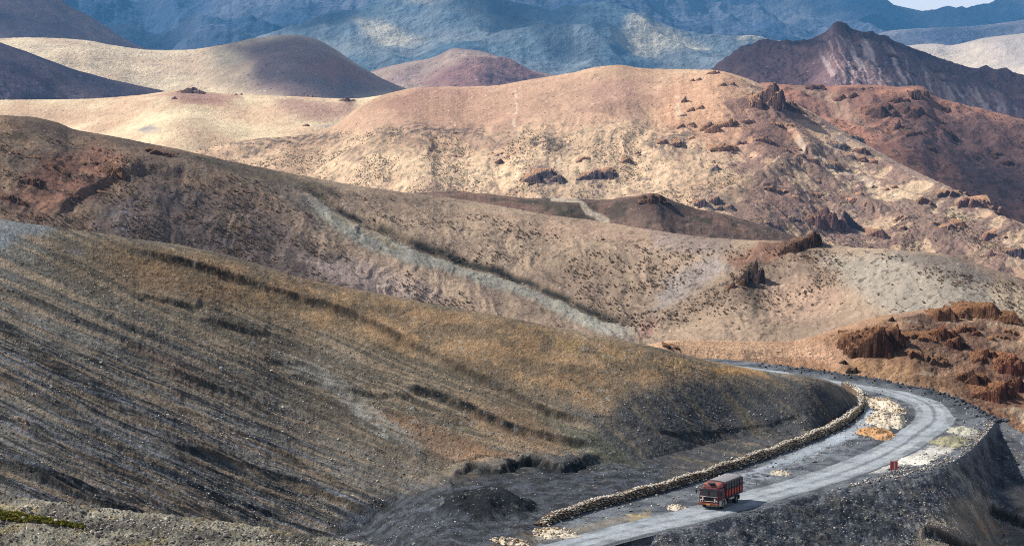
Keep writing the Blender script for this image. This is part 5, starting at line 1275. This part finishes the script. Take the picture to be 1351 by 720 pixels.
# cab: a lofted rounded shell
def loft(bm, secs, cap=True):
    rings = [[bm.verts.new(p) for p in s] for s in secs]
    for a, b in zip(rings, rings[1:]):
        n = len(a)
        for i in range(n): bm.faces.new((a[i], a[(i + 1) % n], b[(i + 1) % n], b[i]))
    if cap: bm.faces.new(rings[0][::-1]); bm.faces.new(rings[-1])
def rrect(x0, x1, hy, z, r=.16, k=4):
    pts = []
    for cx, cy, a0 in ((x1 - r, hy - r, 0), (x0 + r, hy - r, 90), (x0 + r, -hy + r, 180), (x1 - r, -hy + r, 270)):
        for i in range(k + 1):
            a = math.radians(a0 + 90 * i / k); pts.append((cx + r * math.cos(a), cy + r * math.sin(a), z))
    return pts
bm = bmesh.new()
loft(bm, [rrect(1.35, 3.02, 1.12, .62), rrect(1.32, 3.08, 1.18, .8), rrect(1.3, 3.1, 1.2, 1.3), rrect(1.3, 3.06, 1.19, 1.55), rrect(1.32, 2.98, 1.14, 2.1), rrect(1.36, 2.9, 1.1, 2.28, .22), rrect(1.46, 2.74, .98, 2.4, .25)])
cab = obj('cab', bm, m_dred, tr, smooth=False)
for s in (-1, 1):   # split windscreen
    bm = bmesh.new(); bevel_box(bm, (3.045, s * .54, 1.80), (.03, .88, .56), .01, Matrix.Rotation(math.radians(-8), 3, 'Y')); ws = obj('windscreen', bm, m_glass, cab)
    bm = bmesh.new(); bevel_box(bm, (2.35, s * 1.175, 1.82), (.72, .03, .50), .01, Matrix.Rotation(math.radians(-s * -4), 3, 'X')); obj('side_window', bm, m_glass, cab)
    bm = bmesh.new(); bevel_box(bm, (2.35, s * 1.21, 1.12), (.9, .03, .78), .02); dr = obj('door', bm, m_dred, cab)
    bm = bmesh.new(); bevel_box(bm, (2.0, s * 1.24, 1.3), (.18, .03, .05), .01); obj('handle', bm, m_blk, dr)
    bm = bmesh.new(); bevel_box(bm, (3.12, s * .86, .98), (.07, .34, .26), .03); hl = obj('headlight', bm, m_chr, tr)
    bm = bmesh.new(); cyl(bm, (3.16, s * .86, .98), .09, .04, 'X', 16); obj('lens', bm, m_glass, hl)
    bm = bmesh.new(); bevel_box(bm, (3.18, s * 1.46, 1.95), (.07, .18, .42), .03); cyl(bm, (3.1, s * 1.3, 2.1), .015, .36, 'Y', 8); cyl(bm, (3.1, s * 1.3, 1.8), .015, .36, 'Y', 8); obj('mirror', bm, m_blk, tr)
    # pale mudguard wrapping the front wheel
    bm = bmesh.new(); secs = []
    for i in range(13):
        a = math.radians(-8 + 196 * i / 12); c_, s__ = math.cos(a), math.sin(a)
        secs.append([(1.85 + .62 * c_, s * .9, .5 + .62 * s__), (1.85 + .62 * c_, s * 1.24, .5 + .62 * s__), (1.85 + .69 * c_, s * 1.26, .5 + .69 * s__), (1.85 + .69 * c_, s * .9, .5 + .69 * s__)])
    loft(bm, secs); obj('mudguard', bm, m_wht, tr)
    bm = bmesh.new(); bevel_box(bm, (2.72, s * 1.215, .82), (.5, .04, .5), .02); obj('step_panel', bm, m_wht, cab)
bm = bmesh.new(); bevel_box(bm, (3.1, 0, 1.22), (.06, 1.5, .46), .02)
for i in range(5): bevel_box(bm, (3.14, 0, 1.06 + .08 * i), (.03, 1.36, .03), .005)
gr = obj('grille', bm, m_blk, cab)
bm = bmesh.new(); bevel_box(bm, (3.125, 0, 1.47), (.05, 2.1, .07), .01); bevel_box(bm, (3.13, 0, .96), (.05, 1.2, .05), .01); bevel_box(bm, (3.04, 0, 2.12), (.05, 2.0, .07), .01, Matrix.Rotation(math.radians(-8), 3, 'Y')); bevel_box(bm, (3.13, -.7, 1.2), (.03, .2, .3), .01); bevel_box(bm, (3.13, .7, 1.2), (.03, .2, .3), .01); obj('trim_strip', bm, m_whp, cab)
bm = bmesh.new(); bevel_box(bm, (3.2, 0, .66), (.18, 2.44, .26), .05); bp = obj('bumper', bm, m_tan, tr)
bm = bmesh.new(); bevel_box(bm, (3.295, 0, .67), (.01, .52, .12), .002); obj('number_plate', bm, m_yel, bp)
bm = bmesh.new(); bevel_box(bm, (3.22, 0, 2.2), (.42, 2.2, .06), .02, Matrix.Rotation(math.radians(10), 3, 'Y')); obj('sun_visor', bm, m_blk, cab)
bm = bmesh.new(); loft(bm, [rrect(1.34, 2.5, 1.08, 2.42, .2), rrect(1.34, 2.42, 1.06, 2.62, .25), rrect(1.36, 2.2, .98, 2.78, .3), rrect(1.42, 2.0, .8, 2.86, .2)]); obj('cowl', bm, m_pink, tr)
bm = bmesh.new()
for s in (-1, 1): cyl(bm, (2.4, s * .95, 2.66), .02, 1.2, 'X', 8); 
for x in (2.1, 2.5, 3.0): cyl(bm, (x, 0, 2.66), .02, 1.9, 'Y', 8)
for s in (-1, 1):
    for x in (2.1, 2.98): cyl(bm, (x, s * .95, 2.52), .018, .3, 'Z', 8)
cyl(bm, (3.0, 0, 2.5), .02, 1.9, 'Y', 8); obj('roof_rack', bm, m_blk, tr)
bm = bmesh.new(); V, Fc = hull_rock(random.Random(3), 20, 2, .04, .9); 
vv = [bm.verts.new((p[0] * .8 + 2.45, p[1] * 1.3, p[2] * .42 + 2.80)) for p in V]; [bm.faces.new([vv[i] for i in f]) for f in Fc]
lg = obj('luggage_bundle', bm, m_bag, None); lg.location = tr.location; lg.rotation_euler = tr.rotation_euler; tag(lg, 'dark canvas bundle tied on the roof rack of the red truck', 'luggage')
# cargo body
bm = bmesh.new(); bevel_box(bm, (-1.0, 0, 1.02), (4.5, 2.36, .12), .02); obj('cargo_floor', bm, m_blk, tr)
for s in (-1, 1):
    bm = bmesh.new(); bevel_box(bm, (-1.0, s * 1.18, 1.54), (4.5, .06, .94), .015); sb = obj('side_board', bm, m_red, tr)
    bm = bmesh.new()
    x=0; bm.free()
    for i in range(6):
        bm = bmesh.new(); bevel_box(bm, (-2.83 + i * .735, s * 1.215, 1.56), (.42, .02, .54), .006); obj('panel', bm, m_org, sb)
    bm = bmesh.new()
    for i in range(7): bevel_box(bm, (-3.2 + i * .733, s * 1.235, 1.9), (.07, .07, 1.7), .01)
    bevel_box(bm, (-1.0, s * 1.235, 1.1), (4.5, .05, .08), .01); bevel_box(bm, (-1.0, s * 1.235, 2.0), (4.5, .05, .07), .01); obj('side_post', bm, m_blk, sb)
bm = bmesh.new(); bevel_box(bm, (1.27, 0, 1.9), (.06, 2.36, 1.7), .01); obj('front_board', bm, m_dred, tr)
bm = bmesh.new(); bevel_box(bm, (-3.27, 0, 1.54), (.06, 2.36, .94), .01); obj('tailgate', bm, m_red, tr)
# tarpaulin: sides and roof with sag between hoops
bm = bmesh.new(); secs = []
for i in range(37):
    x = -3.26 + 4.52 * i / 36; sg_ = .05 * abs(math.sin(math.pi * i / 6)) ; e = (0.03 * math.sin(i * 1.7))
    secs.append([(x, -1.2 + sg_ * .5, 1.98), (x, -1.21 + sg_, 2.4), (x, -1.16 + sg_, 2.74 + e * .3), (x, -1.0, 2.88 - sg_), (x, -.5, 2.97 - sg_), (x, 0, 3.0 - sg_ + e * .5), (x, .5, 2.97 - sg_), (x, 1.0, 2.88 - sg_), (x, 1.16 - sg_, 2.74 + e * .3), (x, 1.21 - sg_, 2.4), (x, 1.2 - sg_ * .5, 1.98)])
loft(bm, secs)
for f in bm.faces:
    cz = sum(v.co.z for v in f.verts) / len(f.verts); f.material_index = 0 if cz > 2.8 else 1
obj('tarpaulin', bm, [m_tarp, m_tarp_shade], tr)
bm = bmesh.new(); bevel_box(bm, (.2, -.98, .62), (.9, .42, .42), .06); obj('fuel_tank', bm, m_wht, tr)
bm = bmesh.new(); bevel_box(bm, (.2, .98, .62), (.8, .4, .4), .04); obj('tool_box', bm, m_blk, tr)
for s in (-1, 1):
    bm = bmesh.new(); bevel_box(bm, (-.5, s * 1.1, .78), (1.5, .04, .22), .01); obj('side_rail', bm, m_wht, tr)
    bm = bmesh.new(); bevel_box(bm, (-2.55, s * .95, .62), (.03, .5, .5), .01); obj('mud_flap', bm, m_blk, tr)
    for x, tw in ((1.85, .28), (-1.85, .5)):
        wh = bpy.data.objects.new('wheel', None)
        bm = bmesh.new(); cy0 = s * (1.05 if tw < .3 else .92)
        prof = [(.28, -.5), (.40, -.5), (.47, -.42), (.5, -.25), (.5, .25), (.47, .42), (.40, .5), (.28, .5)]
        rings = []
        for i in range(28):
            a = 2 * math.pi * i / 28; rings.append([bm.verts.new((x + r_ * math.cos(a), cy0 + w2 * tw, .5 + r_ * math.sin(a))) for r_, w2 in prof])
        for i in range(28):
            A, B = rings[i], rings[(i + 1) % 28]
            for j in range(len(prof) - 1): bm.faces.new((A[j], A[j + 1], B[j + 1], B[j]))
        wo_ = obj('wheel', bm, m_tyre, tr)
        bm = bmesh.new(); cyl(bm, (x, cy0 + s * tw * .30, .5), .29, .1, 'Y', 24); cyl(bm, (x, cy0 + s * tw * .42, .5), .13, .12, 'Y', 16); obj('rim', bm, m_rim, wo_)
for o in list(bpy.data.objects):
    if o.name.startswith('wheel') and o.type == 'EMPTY': bpy.data.objects.remove(o)
def obj_fix():
    for o in bpy.data.objects:
        if o.parent is tr: bpy.context.view_layer.update(); break
obj_fix()

# ------------------------------------------------------------------ clouds that shade parts of the ranges
def cloud_mat():
    def build(n, b):
        L = n.links.new; b.inputs['Base Color'].default_value = (.85, .87, .9, 1); b.inputs['Roughness'].default_value = 1
        at = n.nodes.new('ShaderNodeAttribute'); at.attribute_name = 'Col'
        tc = n.nodes.new('ShaderNodeTexCoord'); z = n.nodes.new('ShaderNodeTexNoise'); z.inputs['Scale'].default_value = .006; z.inputs['Detail'].default_value = 6; L(tc.outputs['Object'], z.inputs['Vector'])
        s = n.nodes.new('ShaderNodeMath'); s.operation = 'SUBTRACT'; L(z.outputs['Fac'], s.inputs[0]); s.inputs[1].default_value = .5
        a = n.nodes.new('ShaderNodeMath'); a.operation = 'MULTIPLY_ADD'; L(s.outputs[0], a.inputs[0]); a.inputs[1].default_value = 1.6; L(at.outputs['Fac'], a.inputs[2])
        c = n.nodes.new('ShaderNodeMapRange'); c.inputs[1].default_value = .15; c.inputs[2].default_value = .85; c.inputs[4].default_value = .62; L(a.outputs[0], c.inputs[0]); L(c.outputs[0], b.inputs['Alpha'])
    return nodes_mat('cloud_vapour', build)
SH = []   # (shaded place px, py, distance, radius across, radius deep)
def shade(px, py, D, rx, ry): SH.append((P(px, py, D), rx, ry))
shade(455, 108, 5400, 240, 300); shade(70, 105, 4200, 300, 260); shade(10, 30, 7000, 480, 500)
shade(1330, 150, 4300, 200, 200); shade(1345, 215, 2400, 120, 200); shade(1010, 75, 4500, 160, 220)
shade(760, 80, 10500, 330, 500); shade(160, 60, 12500, 500, 600); shade(500, 90, 10500, 260, 350); shade(880, 10, 15500, 900, 900); shade(1230, 25, 17000, 800, 1200)
Vs, Fs, Cs, off = [], [], [], 0
for (c, rx, ry) in SH:
    k = (1500 - c[2]) / SUN.z; ctr = c + np.array(SUN) * k
    n1, n2 = 28, 14; th = min(rx, ry) * .25
    V = [];
    for i in range(n2 + 1):
        el = math.pi * i / n2 - math.pi / 2
        for j in range(n1):
            a = 2 * math.pi * j / n1; V.append([math.cos(el) * math.cos(a), math.cos(el) * math.sin(a), math.sin(el)])
    V = np.array(V); rr = np.hypot(V[:, 0], V[:, 1])
    V = V * (1 + .18 * fbm(V[:, 0:1] * 2 + off, V[:, 1:2] * 2, 3, 3))
    Vs.append(V * np.array([rx * 1.25, ry * 1.25, th]) + ctr); f = []
    for i in range(n2):
        for j in range(n1):
            a0, a1 = i * n1 + j, i * n1 + (j + 1) % n1; f += [[a0, a1, a1 + n1], [a0, a1 + n1, a0 + n1]]
    Fs.append(np.array(f) + off); off += len(V); C = np.repeat((1.15 - rr)[:, None], 3, 1) * 1.2; Cs.append(np.clip(C, 0, 1))
cl = big_mesh('clouds', np.vstack(Vs), np.vstack(Fs), cloud_mat(), np.vstack(Cs)); cl['kind'] = 'stuff'; cl['label'] = 'scattered fair weather clouds over the ranges'
